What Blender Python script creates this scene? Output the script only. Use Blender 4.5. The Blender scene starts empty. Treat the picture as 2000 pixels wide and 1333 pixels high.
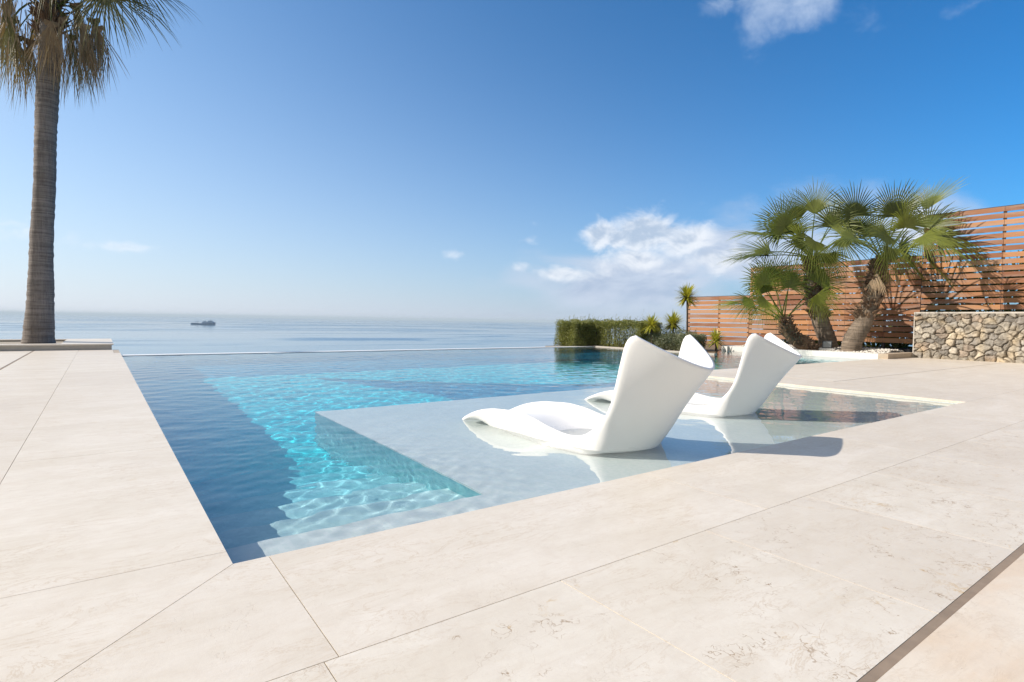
import bpy, math, random
import numpy as np
from mathutils import Matrix, Vector

sc = bpy.context.scene
R = math.radians
random.seed(7)
rng = np.random.default_rng(7)

# ------------------------------------------------------------------ camera
cam = bpy.data.objects.new('camera', bpy.data.cameras.new('camera'))
sc.collection.objects.link(cam)
sc.camera = cam
cam.data.sensor_width = 36
cam.data.lens = 36 * 1097 / 2000
cam.data.clip_start = 0.05
cam.data.clip_end = 200000
ROT = Matrix(((0.806, 0.009, -0.591), (-0.591, 0.039, -0.806), (0.016, 0.999, 0.036)))
cx_ = Vector(ROT.col[0]).normalized()
cz_ = Vector(ROT.col[2]); cz_ = (cz_ - cx_ * cz_.dot(cx_)).normalized()
cy_ = cz_.cross(cx_)
ROT = Matrix((cx_, cy_, cz_)).transposed()
CAM = Vector((-0.427, -2.463, 1.0))
cam.matrix_world = Matrix.Translation(CAM) @ ROT.to_4x4()

# ------------------------------------------------------------------ sun, sky, exposure
SUN_EL = 33.0
SUN_DIR = Vector((-0.82 * math.cos(R(SUN_EL)), 0.572 * math.cos(R(SUN_EL)), math.sin(R(SUN_EL)))).normalized()
SUN_AZ = math.atan2(SUN_DIR.x, SUN_DIR.y)
L = bpy.data.lights.new('sun', 'SUN')
L.energy = 4.0
L.angle = R(0.5)
L.color = (1.0, 0.905, 0.80)
L.cycles.is_caustics_light = True
sun = bpy.data.objects.new('sun', L)
sc.collection.objects.link(sun)
sun.rotation_euler = SUN_DIR.to_track_quat('Z', 'Y').to_euler()

world = bpy.data.worlds.new('World')
sc.world = world
world.use_nodes = True
sc.view_settings.view_transform = 'Standard'
sc.view_settings.look = 'None'
sc.view_settings.exposure = 0.48
sc.cycles.use_denoising = True
sc.cycles.max_bounces = 12
sc.cycles.caustics_refractive = True
sc.cycles.caustics_reflective = False
sc.cycles.sample_clamp_indirect = 6.0


class NT:
    """tiny node helper"""
    def __init__(s, tree):
        s.t = tree

    def n(s, typ, **kw):
        nd = s.t.nodes.new(typ)
        for k, v in kw.items():
            setattr(nd, k, v)
        return nd

    def put(s, sock, v):
        if v is None:
            return
        if hasattr(v, 'is_linked') or hasattr(v, 'links'):
            s.t.links.new(v, sock)
        else:
            if isinstance(v, (tuple, list)) and len(v) == 3 and sock.type == 'RGBA':
                v = (*v, 1)
            sock.default_value = v

    def m(s, op, a, b=None, c=None, clamp=False):
        nd = s.n('ShaderNodeMath', operation=op)
        nd.use_clamp = clamp
        s.put(nd.inputs[0], a); s.put(nd.inputs[1], b); s.put(nd.inputs[2], c)
        return nd.outputs[0]

    def mix(s, f, a, b, typ='MIX'):
        nd = s.n('ShaderNodeMix', data_type='RGBA', blend_type=typ)
        s.put(nd.inputs[0], f); s.put(nd.inputs[6], a); s.put(nd.inputs[7], b)
        return nd.outputs[2]

    def ramp(s, f, stops):
        nd = s.n('ShaderNodeValToRGB')
        cr = nd.color_ramp
        while len(cr.elements) < len(stops):
            cr.elements.new(0.5)
        for e, (p, c) in zip(cr.elements, stops):
            e.position = p
            e.color = (*c, 1) if isinstance(c, (tuple, list)) else (c, c, c, 1)
        s.put(nd.inputs[0], f)
        return nd.outputs[0]

    def rng(s, v, a, b, c=0.0, d=1.0, smooth=True):
        nd = s.n('ShaderNodeMapRange')
        nd.interpolation_type = 'SMOOTHSTEP' if smooth else 'LINEAR'
        s.put(nd.inputs[0], v)
        for i, q in enumerate((a, b, c, d)):
            nd.inputs[i + 1].default_value = q
        return nd.outputs[0]

    def noise(s, vec, scale, detail=4, rough=0.55, dist=0.0, out=0):
        nd = s.n('ShaderNodeTexNoise')
        s.put(nd.inputs['Vector'], vec)
        nd.inputs['Scale'].default_value = scale
        nd.inputs['Detail'].default_value = detail
        nd.inputs['Roughness'].default_value = rough
        nd.inputs['Distortion'].default_value = dist
        return nd.outputs[out]

    def vor(s, vec, scale, feature='F1', out=0, rand=1.0):
        nd = s.n('ShaderNodeTexVoronoi', feature=feature)
        s.put(nd.inputs['Vector'], vec)
        nd.inputs['Scale'].default_value = scale
        nd.inputs['Randomness'].default_value = rand
        return nd.outputs[out]

    def mapping(s, vec, scale=(1, 1, 1), loc=(0, 0, 0), rot=(0, 0, 0)):
        nd = s.n('ShaderNodeMapping')
        s.put(nd.inputs[0], vec)
        nd.inputs['Location'].default_value = loc
        nd.inputs['Rotation'].default_value = rot
        nd.inputs['Scale'].default_value = scale
        return nd.outputs[0]


def azel(x, y):
    """direction (azimuth from +Y towards +X, elevation) in degrees of a far cloud, read off the photo once"""
    d = ROT @ Vector((x - 1000, -(y - 666.5), -1097)).normalized()
    return math.degrees(math.atan2(d.x, d.y)), math.degrees(math.asin(d.z))


def build_world():
    t = world.node_tree
    N = NT(t)
    bg = t.nodes['Background']
    bg.inputs[1].default_value = 0.12
    sky = N.n('ShaderNodeTexSky', sky_type='NISHITA')
    sky.sun_disc = False
    sky.sun_elevation = R(SUN_EL)
    sky.sun_rotation = SUN_AZ
    sky.air_density = 1.0
    sky.dust_density = 0.6
    sky.ozone_density = 2.5
    tc = N.n('ShaderNodeTexCoord').outputs['Generated']
    sep = N.n('ShaderNodeSeparateXYZ'); N.put(sep.inputs[0], tc)
    X, Y, Z = sep.outputs
    el = N.m('MULTIPLY', N.m('ARCSINE', Z), 57.29578)
    az = N.m('MULTIPLY', N.m('ARCTAN2', X, Y), 57.29578)
    # clear sky: the Nishita sky, a deeper blue away from the sun and a pale marine haze low down
    away = N.m('SUBTRACT', az, math.degrees(SUN_AZ))
    sunny = N.rng(away, 30.0, 135.0, 1.0, 0.0, smooth=False)
    base = N.mix(1.0, sky.outputs[0], (0.38, 0.76, 0.95), 'MULTIPLY')
    deep = N.mix(N.m('MULTIPLY', N.m('SUBTRACT', 1.0, sunny), 0.85), base,
                 N.mix(1.0, base, (0.32, 0.78, 1.02), 'MULTIPLY'))
    deep = N.mix(N.rng(el, 40.0, 62.0), deep, N.mix(1.0, deep, (1.9, 1.8, 1.6), 'MULTIPLY'))  # unseen sky overhead brightened, added fill for the shaded water
    hi = N.m('MAXIMUM', el, 0.0)
    hz = N.m('POWER', 2.71828, N.m('DIVIDE', N.m('MULTIPLY', hi, -1.0), N.m('ADD', 4.2, N.m('MULTIPLY', sunny, 15.0))))
    hz = N.m('MULTIPLY', hz, N.m('ADD', 0.84, N.m('MULTIPLY', sunny, 0.14)))
    hcol = N.mix(sunny, (2.35, 2.85, 4.0), (5.7, 5.8, 6.15))
    col = N.mix(hz, deep, hcol)
    # added fill light: pale glow round the sun, unseen bright bank behind the viewer
    dt = N.n('ShaderNodeVectorMath', operation='DOT_PRODUCT'); N.put(dt.inputs[0], tc); dt.inputs[1].default_value = SUN_DIR
    col = N.mix(N.rng(dt.outputs['Value'], 0.62, 1.0), col, (5.2, 4.9, 4.3))
    dt2 = N.n('ShaderNodeVectorMath', operation='DOT_PRODUCT'); N.put(dt2.inputs[0], tc); dt2.inputs[1].default_value = Vector((-0.50, -0.78, 0.42)).normalized()
    bank = N.m('MULTIPLY', N.rng(dt2.outputs['Value'], 0.30, 0.80), N.rng(N.noise(tc, 2.6, 6, 0.6), 0.30, 0.55))
    col = N.mix(bank, col, (2.9, 2.65, 2.35))

    # clouds: soft patches placed by direction, broken up by noise
    vec = N.n('ShaderNodeCombineXYZ')
    N.put(vec.inputs[0], az); N.put(vec.inputs[1], N.m('MULTIPLY', el, 1.5))
    v = vec.outputs[0]
    def cloud(col, patches, scale, lo, hi_, bright, shade, dens=1.0, seed=0.0, detail=8, stretch=(1, 1, 1)):
        vv = N.mapping(v, loc=(seed, seed * 0.7, 0), scale=stretch)
        n1 = N.noise(vv, scale, detail, 0.58, 0.35)
        n2 = N.noise(N.mapping(vv, loc=(0.55 / max(scale, .1) * .16, -0.9 / max(scale, .1) * .2, 0)), scale, detail, 0.58, 0.35)
        tot = None
        for (px, py, rx, ry, k) in patches:
            a0, e0 = azel(px, py)
            a = N.m('DIVIDE', N.m('SUBTRACT', az, a0), rx)
            e = N.m('DIVIDE', N.m('SUBTRACT', el, e0), ry)
            r2 = N.m('ADD', N.m('MULTIPLY', a, a), N.m('MULTIPLY', e, e))
            f = N.m('MULTIPLY', N.m('POWER', 2.71828, N.m('MULTIPLY', r2, -1.0)), k)
            tot = f if tot is None else N.m('MAXIMUM', tot, f)
        d = N.m('ADD', tot, N.m('MULTIPLY', N.m('SUBTRACT', n1, 0.5), 1.5))
        d = N.m('MULTIPLY', d, N.rng(tot, 0.03, 0.25))
        mask = N.m('MULTIPLY', N.rng(d, lo, hi_), dens)
        lit = N.rng(N.m('ADD', N.m('MULTIPLY', N.m('SUBTRACT', n1, n2), 1.6), N.m('MULTIPLY', N.m('SUBTRACT', hi_ + 0.30, d), 0.6)), -0.04, 0.40)
        return N.mix(mask, col, N.mix(lit, shade, bright))
    # long pale bank under and around the cumulus
    col = cloud(col, [(1250, 555, 12, 3.6, 1.0), (1440, 500, 6.0, 4.6, .9), (1100, 548, 8, 2.2, .7), (1600, 470, 6, 5.0, .8), (1760, 450, 5, 3, .8)],
                0.10, .12, .95, (3.7, 4.2, 5.1), (2.6, 3.2, 4.3), 0.92, 11.3, 6, (1, 1.8, 1))
    # cumulus right of centre
    col = cloud(col, [(1185, 462, 2.9, 1.9, .95), (1265, 452, 3.8, 2.3, 1.1), (1345, 480, 4.0, 2.3, .95), (1250, 512, 6, 2.0, .75),
                      (1100, 535, 3.6, 1.1, .75), (1010, 524, 2.2, .8, .5), (1420, 505, 3.2, 1.8, .7), (1790, 440, 1.8, 1.8, .9)],
                0.30, .28, .88, (5.5, 5.75, 6.15), (3.1, 3.7, 4.6), 0.86, 3.1, 10)
    # thin wisps high on the right
    col = cloud(col, [(1540, -10, 5.0, 3.6, 1.0), (1470, 60, 2.6, 2.6, .8), (1400, 10, 2.2, 1.6, .7), (1700, 20, 3.0, 2.4, .55), (1930, 0, 4, 1, .5)],
                0.2, .35, 1.2, (4.2, 4.9, 6.0), (3.2, 4.0, 5.4), 0.7, 7.7, 8)
    # scattered scraps on the left and middle
    col = cloud(col, [(885, 498, 1.1, .6, .8), (1035, 470, 1.4, .6, .5), (1045, 435, .6, .5, .5), (230, 482, 3.2, .5, .9), (30, 450, 4.2, 1.1, .6), (600, 470, .6, .3, .4)],
                0.75, .22, 1.1, (5.6, 5.9, 6.4), (4.6, 5.1, 5.8), 0.5, 2.2, 10)
    N.put(bg.inputs[0], col)


build_world()


# ------------------------------------------------------------------ helpers
def tag(o, label=None, cat=None, group=None, kind=None):
    if label: o['label'] = label
    if cat: o['category'] = cat
    if group: o['group'] = group
    if kind: o['kind'] = kind
    return o


class MB:
    def __init__(s):
        s.v = []; s.f = []; s.mi = []

    def add(s, verts, faces, mi=0):
        b = len(s.v)
        s.v.extend([tuple(p) for p in verts])
        s.f.extend([tuple(i + b for i in f) for f in faces])
        s.mi.extend([mi] * len(faces))

    def box(s, x0, x1, y0, y1, z0, z1, mi=0):
        v = [(x, y, z) for x in (x0, x1) for y in (y0, y1) for z in (z0, z1)]
        s.add(v, [(0, 1, 3, 2), (4, 6, 7, 5), (0, 4, 5, 1), (2, 3, 7, 6), (0, 2, 6, 4), (1, 5, 7, 3)], mi)

    def poly(s, pts, z0, z1, mi=0):
        """prism on a counter-clockwise outline"""
        n = len(pts)
        v = [(p[0], p[1], z1) for p in pts] + [(p[0], p[1], z0) for p in pts]
        f = [tuple(range(n)), tuple(range(2 * n - 1, n - 1, -1))]
        f += [(i, i + n, (i + 1) % n + n, (i + 1) % n) for i in range(n)]
        s.add(v, f, mi)

    def tube(s, pts, rads, n=8, mi=0, cap=True, jitter=0.0):
        pts = [Vector(p) for p in pts]
        vs = []
        for i, p in enumerate(pts):
            d = (pts[min(i + 1, len(pts) - 1)] - pts[max(i - 1, 0)]).normalized()
            a = d.cross(Vector((0.3, 0.95, 0.05)))
            if a.length < 0.1: a = d.cross(Vector((1, 0, 0)))
            a.normalize(); b = d.cross(a)
            for k in range(n):
                th = 2 * math.pi * k / n
                r = rads[i] * (1 + (random.uniform(-jitter, jitter) if jitter else 0))
                vs.append(p + a * math.cos(th) * r + b * math.sin(th) * r)
        f = []
        for i in range(len(pts) - 1):
            for k in range(n):
                f.append((i * n + k, i * n + (k + 1) % n, (i + 1) * n + (k + 1) % n, (i + 1) * n + k))
        if cap:
            f.append(tuple(range(n - 1, -1, -1)))
            f.append(tuple((len(pts) - 1) * n + k for k in range(n)))
        s.add(vs, f, mi)

    def build(s, name, mat, parent=None, smooth=False, loc=None):
        me = bpy.data.meshes.new(name)
        me.from_pydata(s.v, [], s.f)
        mats = mat if isinstance(mat, (list, tuple)) else [mat]
        for m in mats: me.materials.append(m)
        if len(mats) > 1:
            me.polygons.foreach_set('material_index', s.mi)
        if smooth: me.shade_smooth()
        me.update()
        o = bpy.data.objects.new(name, me)
        sc.collection.objects.link(o)
        if parent: o.parent = parent
        if loc: o.location = loc
        return o


def np_mesh(name, co, faces, mat, parent=None, smooth=True, col=None):
    me = bpy.data.meshes.new(name)
    me.vertices.add(len(co)); me.vertices.foreach_set('co', np.asarray(co, dtype=np.float32).ravel())
    faces = np.asarray(faces, dtype=np.int32)
    k = faces.shape[1]
    me.loops.add(faces.size); me.loops.foreach_set('vertex_index', faces.ravel())
    me.polygons.add(len(faces))
    me.polygons.foreach_set('loop_start', np.arange(0, faces.size, k, dtype=np.int32))
    me.update(calc_edges=True)
    if smooth: me.shade_smooth()
    if col is not None:
        a = me.color_attributes.new('tint', 'FLOAT_COLOR', 'POINT')
        a.data.foreach_set('color', np.asarray(col, dtype=np.float32).ravel())
    me.materials.append(mat)
    o = bpy.data.objects.new(name, me)
    sc.collection.objects.link(o)
    if parent: o.parent = parent
    return o


def empty(name, loc=(0, 0, 0)):
    o = bpy.data.objects.new(name, None)
    o.empty_display_size = 0.2
    sc.collection.objects.link(o)
    o.location = loc
    return o


def new_mat(name):
    m = bpy.data.materials.new(name)
    m.use_nodes = True
    return m, NT(m.node_tree), m.node_tree.nodes['Principled BSDF']


def plain(name, c, rough=0.6, var=0.12, scale=3.0, bump=0.0, bscale=40.0):
    m, N, b = new_mat(name)
    pos = N.n('ShaderNodeNewGeometry').outputs['Position']
    n = N.noise(pos, scale, 6, 0.6)
    c2 = tuple(max(0, x * (1 - var * 2)) for x in c); c1 = tuple(min(1, x * (1 + var)) for x in c)
    N.put(b.inputs['Base Color'], N.mix(n, c2, c1))
    b.inputs['Roughness'].default_value = rough
    if bump:
        bp = N.n('ShaderNodeBump'); bp.inputs['Strength'].default_value = bump; bp.inputs['Distance'].default_value = 0.01
        N.put(bp.inputs['Height'], N.noise(pos, bscale, 5, 0.6))
        N.put(b.inputs['Normal'], bp.outputs[0])
    return m


# ------------------------------------------------------------------ materials
def stone_mat(name, vein, base=(0.70, 0.63, 0.545), light=(0.76, 0.705, 0.63)):
    """crema marble paving, the vein amount differs between rows; fine pits and soft honed gloss"""
    m, N, b = new_mat(name)
    pos = N.n('ShaderNodeNewGeometry').outputs['Position']
    att = N.n('ShaderNodeAttribute', attribute_name='tint').outputs['Fac']
    off = N.n('ShaderNodeCombineXYZ'); N.put(off.inputs[0], N.m('MULTIPLY', att, 37.0)); N.put(off.inputs[1], N.m('MULTIPLY', att, 91.0))
    va = N.n('ShaderNodeVectorMath', operation='ADD'); N.put(va.inputs[0], pos); N.put(va.inputs[1], off.outputs[0])
    p = va.outputs[0]
    broad = N.noise(N.mapping(p, (0.8, 2.4, 1), rot=(0, 0, 0.5)), 1.6, 6, 0.62, 0.6)
    fine = N.noise(N.mapping(p, (3, 14, 1), rot=(0, 0, 0.35)), 3.0, 6, 0.7, 0.4)
    c = N.mix(N.rng(broad, 0.3, 0.72), base, light)
    c = N.mix(N.m('MULTIPLY', N.rng(fine, 0.48, 0.8), 0.4), c, (0.60, 0.51, 0.42))
    c = N.mix(N.m('MULTIPLY', N.rng(att, 0.0, 1.0), 0.34), c, (0.60, 0.53, 0.445))
    mott = N.rng(N.noise(p, 9.0, 8, 0.75, 0.8), 0.35, 0.75)
    c = N.mix(N.m('MULTIPLY', mott, 0.30), c, (0.585, 0.50, 0.405))
    wisp = N.rng(N.m('ABSOLUTE', N.m('SUBTRACT', N.noise(N.mapping(p, (1.2, 3.2, 1), rot=(0, 0, 0.6)), 2.2, 7, 0.7, 1.6), 0.5)), 0.0, 0.022, 1.0, 0.0)
    c = N.mix(N.m('MULTIPLY', N.m('MULTIPLY', wisp, N.rng(N.noise(p, 1.9, 3), 0.42, 0.62)), 0.42), c, (0.50, 0.38, 0.25))
    # veins: distorted cell edges, masked to patches
    dv = N.n('ShaderNodeVectorMath', operation='ADD')
    sv = N.n('ShaderNodeVectorMath', operation='SCALE'); N.put(sv.inputs[0], N.noise(p, 2.6, 5, 0.65, 0, 1)); sv.inputs['Scale'].default_value = 0.55
    N.put(dv.inputs[0], p); N.put(dv.inputs[1], sv.outputs[0])
    patch = N.rng(N.noise(p, 1.5, 5, 0.62, 1.2), 0.40, 0.58)
    e1 = N.vor(dv.outputs[0], 4.2, 'DISTANCE_TO_EDGE')
    e2 = N.vor(dv.outputs[0], 11.0, 'DISTANCE_TO_EDGE')
    wv = N.rng(N.noise(p, 3.1, 4, 0.7), 0.35, 0.75, 0.15, 1.0)
    l1 = N.m('MULTIPLY', N.rng(e1, 0.0, 0.020, 1.0, 0.0), wv)
    l2 = N.m('MULTIPLY', N.rng(e2, 0.0, 0.030, 1.0, 0.0), N.rng(N.noise(p, 7.7, 4, 0.7), 0.5, 0.66))
    brk = N.rng(N.noise(p, 6.0, 4, 0.6), 0.42, 0.62)
    veins = N.m('MULTIPLY', N.m('MULTIPLY', l1, brk), N.m('ADD', 0.18, N.m('MULTIPLY', patch, 0.6)))
    veins = N.m('MAXIMUM', veins, N.m('MULTIPLY', N.m('MULTIPLY', l2, patch), 0.8))
    c = N.mix(N.m('MULTIPLY', veins, vein, None, True), c, N.mix(N.noise(p, 5.0, 2), (0.27, 0.17, 0.08), (0.42, 0.31, 0.20)))
    # gold fills inside some fragments, pale crystals
    gold = N.m('MULTIPLY', N.rng(N.noise(dv.outputs[0], 3.6, 6, 0.7, 1.2), 0.60, 0.70), patch)
    c = N.mix(N.m('MULTIPLY', gold, 0.5 * vein, None, True), c, (0.55, 0.38, 0.17))
    white = N.rng(N.noise(dv.outputs[0], 3.4, 6, 0.72, 1.5), 0.66, 0.74)
    c = N.mix(N.m('MULTIPLY', white, 0.45), c, (0.84, 0.80, 0.74))
    stain = N.rng(N.noise(pos, 0.55, 6, 0.65, 1.0), 0.52, 0.72)
    c = N.mix(N.m('MULTIPLY', stain, 0.22), c, (0.56, 0.50, 0.43))
    pits = N.rng(N.vor(N.mapping(p, (1, 1.7, 1)), 42.0), 0.06, 0.12, 1.0, 0.0)
    pits = N.m('MULTIPLY', pits, N.rng(N.noise(p, 3.3, 4, 0.7), 0.56, 0.7))
    c = N.mix(N.m('MULTIPLY', pits, 0.6), c, (0.24, 0.17, 0.11))
    N.put(b.inputs['Base Color'], c)
    N.put(b.inputs['Roughness'], N.rng(fine, 0.3, 0.8, 0.42, 0.6))
    b.inputs['Specular IOR Level'].default_value = 0.35
    bp = N.n('ShaderNodeBump'); bp.inputs['Strength'].default_value = 0.22; bp.inputs['Distance'].default_value = 0.003
    N.put(bp.inputs['Height'], N.m('SUBTRACT', N.noise(p, 55.0, 6, 0.7), N.m('MULTIPLY', N.m('ADD', pits, N.m('MULTIPLY', veins, 0.5)), 1.2)))
    N.put(b.inputs['Normal'], bp.outputs[0])
    return m


M_STONE = stone_mat('honed_cream_stone', 0.35, (0.71, 0.648, 0.548), (0.785, 0.73, 0.642))
M_VEIN = stone_mat('veined_cream_marble', 1.7, (0.70, 0.64, 0.54), (0.785, 0.735, 0.645))
M_GOLD = stone_mat('golden_cream_stone', 0.6, (0.74, 0.60, 0.45), (0.80, 0.73, 0.62))
M_GROUT = plain('grout', (0.46, 0.40, 0.33), 0.9)
M_SLOT = plain('weathered_drain_slot', (0.33, 0.25, 0.18), 0.7, 0.25, 9)
M_WHITE = plain('white_render', (0.80, 0.79, 0.76), 0.7, 0.04, 2.5, 0.15, 60)
M_CONC = plain('pale_concrete', (0.55, 0.51, 0.45), 0.8, 0.12, 5, 0.3, 70)


def tile_mat(name, c1, c2, size):
    """small glass mosaic"""
    m, N, b = new_mat(name)
    pos = N.n('ShaderNodeNewGeometry').outputs['Position']
    cell = N.n('ShaderNodeTexWhiteNoise', noise_dimensions='3D')
    sn = N.n('ShaderNodeVectorMath', operation='SNAP'); N.put(sn.inputs[0], N.mapping(pos, loc=(0.0031, 0.0047, 0.0023))); sn.inputs[1].default_value = (size,) * 3
    N.put(cell.inputs[0], sn.outputs[0])
    c = N.mix(cell.outputs[0], c1, c2)
    c = N.mix(N.m('MULTIPLY', N.rng(N.noise(pos, 1.3, 4), 0.35, 0.7), 0.25), c, tuple(x * 0.86 for x in c1))
    N.put(b.inputs['Base Color'], c)
    b.inputs['Roughness'].default_value = 0.35
    return m


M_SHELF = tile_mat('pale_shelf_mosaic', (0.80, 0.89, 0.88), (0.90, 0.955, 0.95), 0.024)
M_BASIN = tile_mat('water_tinted_basin_mosaic', (0.012, 0.64, 0.80), (0.03, 0.78, 0.92), 0.024)  # turquoise of the water over pale tiles, put into the tile colour
M_STEP = [tile_mat('depth_tinted_step_mosaic', tuple(a * (1 - k) + b * k for a, b in zip((0.66, 0.80, 0.80), (0.05, 0.60, 0.76))),
                   tuple(a * (1 - k) + b * k for a, b in zip((0.76, 0.88, 0.88), (0.10, 0.70, 0.84))), 0.024) for k in (0.25, 0.45, 0.65, 0.85, 0.95)]  # bluer step by step: light lost with water depth is painted in
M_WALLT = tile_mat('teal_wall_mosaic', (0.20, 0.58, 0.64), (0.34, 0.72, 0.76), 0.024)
M_DEEPTINT = tile_mat('deep_water_tint_mosaic', (0.01, 0.26, 0.46), (0.02, 0.32, 0.54), 0.024)  # darkness of deep water painted into the tiles
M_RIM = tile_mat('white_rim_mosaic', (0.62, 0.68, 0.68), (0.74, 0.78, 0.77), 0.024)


def water_mat():
    m, N, b = new_mat('clear_pool_water')
    b.inputs['Base Color'].default_value = (0.93, 0.995, 1.0, 1)
    b.inputs['Roughness'].default_value = 0.0
    b.inputs['IOR'].default_value = 1.33
    b.inputs['Transmission Weight'].default_value = 1.0
    return m


def sea_mat():
    m, N, b = new_mat('sea_water')
    pos = N.n('ShaderNodeNewGeometry').outputs['Position']
    b.inputs['Base Color'].default_value = (0.025, 0.13, 0.26, 1)
    b.inputs['IOR'].default_value = 1.33
    calm = N.noise(N.mapping(pos, (1.0, 1.0, 1), rot=(0, 0, R(-36))), 0.0016, 6, 0.55, 0.5)
    calm2 = N.noise(N.mapping(pos, (0.25, 1.2, 1), rot=(0, 0, R(36))), 0.008, 6, 0.6, 0.8)
    c = N.rng(N.m('ADD', N.m('MULTIPLY', calm, 0.5), N.m('MULTIPLY', calm2, 0.5)), 0.45, 0.6)
    N.put(b.inputs['Roughness'], N.m('ADD', 0.07, N.m('MULTIPLY', c, 0.16)))
    bp = N.n('ShaderNodeBump'); bp.inputs['Distance'].default_value = 1.0
    N.put(bp.inputs['Strength'], N.m('ADD', 0.008, N.m('MULTIPLY', c, 0.07)))
    N.put(bp.inputs['Height'], N.m('ADD', N.noise(pos, 0.16, 6, 0.65), N.m('MULTIPLY', N.noise(pos, 0.02, 3, 0.5), 3.0)))
    N.put(b.inputs['Normal'], bp.outputs[0])
    return m


def leaf_mat(name, dark, light, trans=0.25, rough=0.45):
    m, N, b = new_mat(name)
    att = N.n('ShaderNodeAttribute', attribute_name='tint')
    pos = N.n('ShaderNodeNewGeometry').outputs['Position']
    f = N.m('ADD', N.m('MULTIPLY', att.outputs['Fac'], 0.7), N.m('MULTIPLY', N.noise(pos, 3.0, 3), 0.45))
    c = N.mix(f, dark, light)
    N.put(b.inputs['Base Color'], c)
    b.inputs['Roughness'].default_value = rough
    tr = N.n('ShaderNodeBsdfTranslucent')
    N.put(tr.inputs['Color'], N.mix(1.0, c, (1.25, 1.3, 0.7), 'MULTIPLY'))
    mx = N.n('ShaderNodeMixShader'); mx.inputs[0].default_value = trans
    N.t.links.new(b.outputs[0], mx.inputs[1]); N.t.links.new(tr.outputs[0], mx.inputs[2])
    N.t.links.new(mx.outputs[0], N.t.nodes['Material Output'].inputs['Surface'])
    return m


M_TALLP = leaf_mat('tall_palm_leaf', (0.035, 0.045, 0.015), (0.30, 0.27, 0.09), 0.22, 0.5)
M_PALM = leaf_mat('palm_leaf', (0.018, 0.038, 0.008), (0.25, 0.285, 0.05), 0.28, 0.4)
M_PALMY = leaf_mat('young_palm_leaf', (0.06, 0.10, 0.012), (0.30, 0.34, 0.05), 0.32, 0.4)
M_DEAD = leaf_mat('dead_palm_leaf', (0.14, 0.095, 0.055), (0.44, 0.32, 0.20), 0.15, 0.7)
M_YUCCA = leaf_mat('yucca_leaf', (0.14, 0.17, 0.02), (0.68, 0.62, 0.10), 0.25, 0.4)
M_HEDGE = leaf_mat('hedge_leaf', (0.055, 0.07, 0.018), (0.36, 0.37, 0.11), 0.25, 0.5)
M_OLIVE = leaf_mat('grey_olive_leaf', (0.08, 0.095, 0.05), (0.32, 0.34, 0.22), 0.2, 0.5)
M_TWIG = plain('twigs', (0.09, 0.065, 0.045), 0.9)


def trunk_mat(name, c1, c2, ring=22.0):
    m, N, b = new_mat(name)
    pos = N.n('ShaderNodeNewGeometry').outputs['Position']
    p = N.mapping(pos, (1.0, 1.0, ring))
    n = N.noise(p, 1.2, 7, 0.7, 0.3)
    g = N.noise(N.mapping(pos, (14, 14, 1.0)), 2.0, 5, 0.7)
    f = N.m('ADD', N.m('MULTIPLY', n, 0.65), N.m('MULTIPLY', g, 0.35))
    N.put(b.inputs['Base Color'], N.mix(N.rng(f, 0.36, 0.64), c1, c2))
    b.inputs['Roughness'].default_value = 0.85
    bp = N.n('ShaderNodeBump'); bp.inputs['Strength'].default_value = 0.9; bp.inputs['Distance'].default_value = 0.03
    N.put(bp.inputs['Height'], f); N.put(b.inputs['Normal'], bp.outputs[0])
    return m


M_TRUNK = trunk_mat('grey_palm_bark', (0.10, 0.086, 0.078), (0.265, 0.235, 0.215))
M_TRUNKB = trunk_mat('brown_palm_bark', (0.09, 0.07, 0.05), (0.28, 0.22, 0.165), 14)
M_BOOT = trunk_mat('shaggy_leaf_bases', (0.06, 0.035, 0.02), (0.26, 0.165, 0.10), 3)


def wood_mat():
    m, N, b = new_mat('oiled_teak_slats')
    pos = N.n('ShaderNodeNewGeometry').outputs['Position']
    att = N.n('ShaderNodeAttribute', attribute_name='tint').outputs['Fac']
    g = N.noise(N.mapping(pos, (30, 1.2, 30)), 1.5, 6, 0.7, 0.4)
    c = N.mix(att, (0.21, 0.075, 0.03), (0.52, 0.25, 0.10))
    c = N.mix(N.m('MULTIPLY', N.rng(g, 0.4, 0.75), 0.5), c, (0.20, 0.075, 0.032))
    c = N.mix(N.m('MULTIPLY', N.rng(N.noise(N.mapping(pos, (4, .8, 6)), 0.9, 5), 0.42, 0.66), 0.5), c, (0.34, 0.25, 0.20))
    N.put(b.inputs['Base Color'], c)
    b.inputs['Roughness'].default_value = 0.5
    bp = N.n('ShaderNodeBump'); bp.inputs['Strength'].default_value = 0.3; bp.inputs['Distance'].default_value = 0.005
    N.put(bp.inputs['Height'], g); N.put(b.inputs['Normal'], bp.outputs[0])
    return m


M_WOOD = wood_mat()
M_POST = plain('dark_steel_post', (0.035, 0.033, 0.035), 0.6)
M_GLOSSW = None


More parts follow.
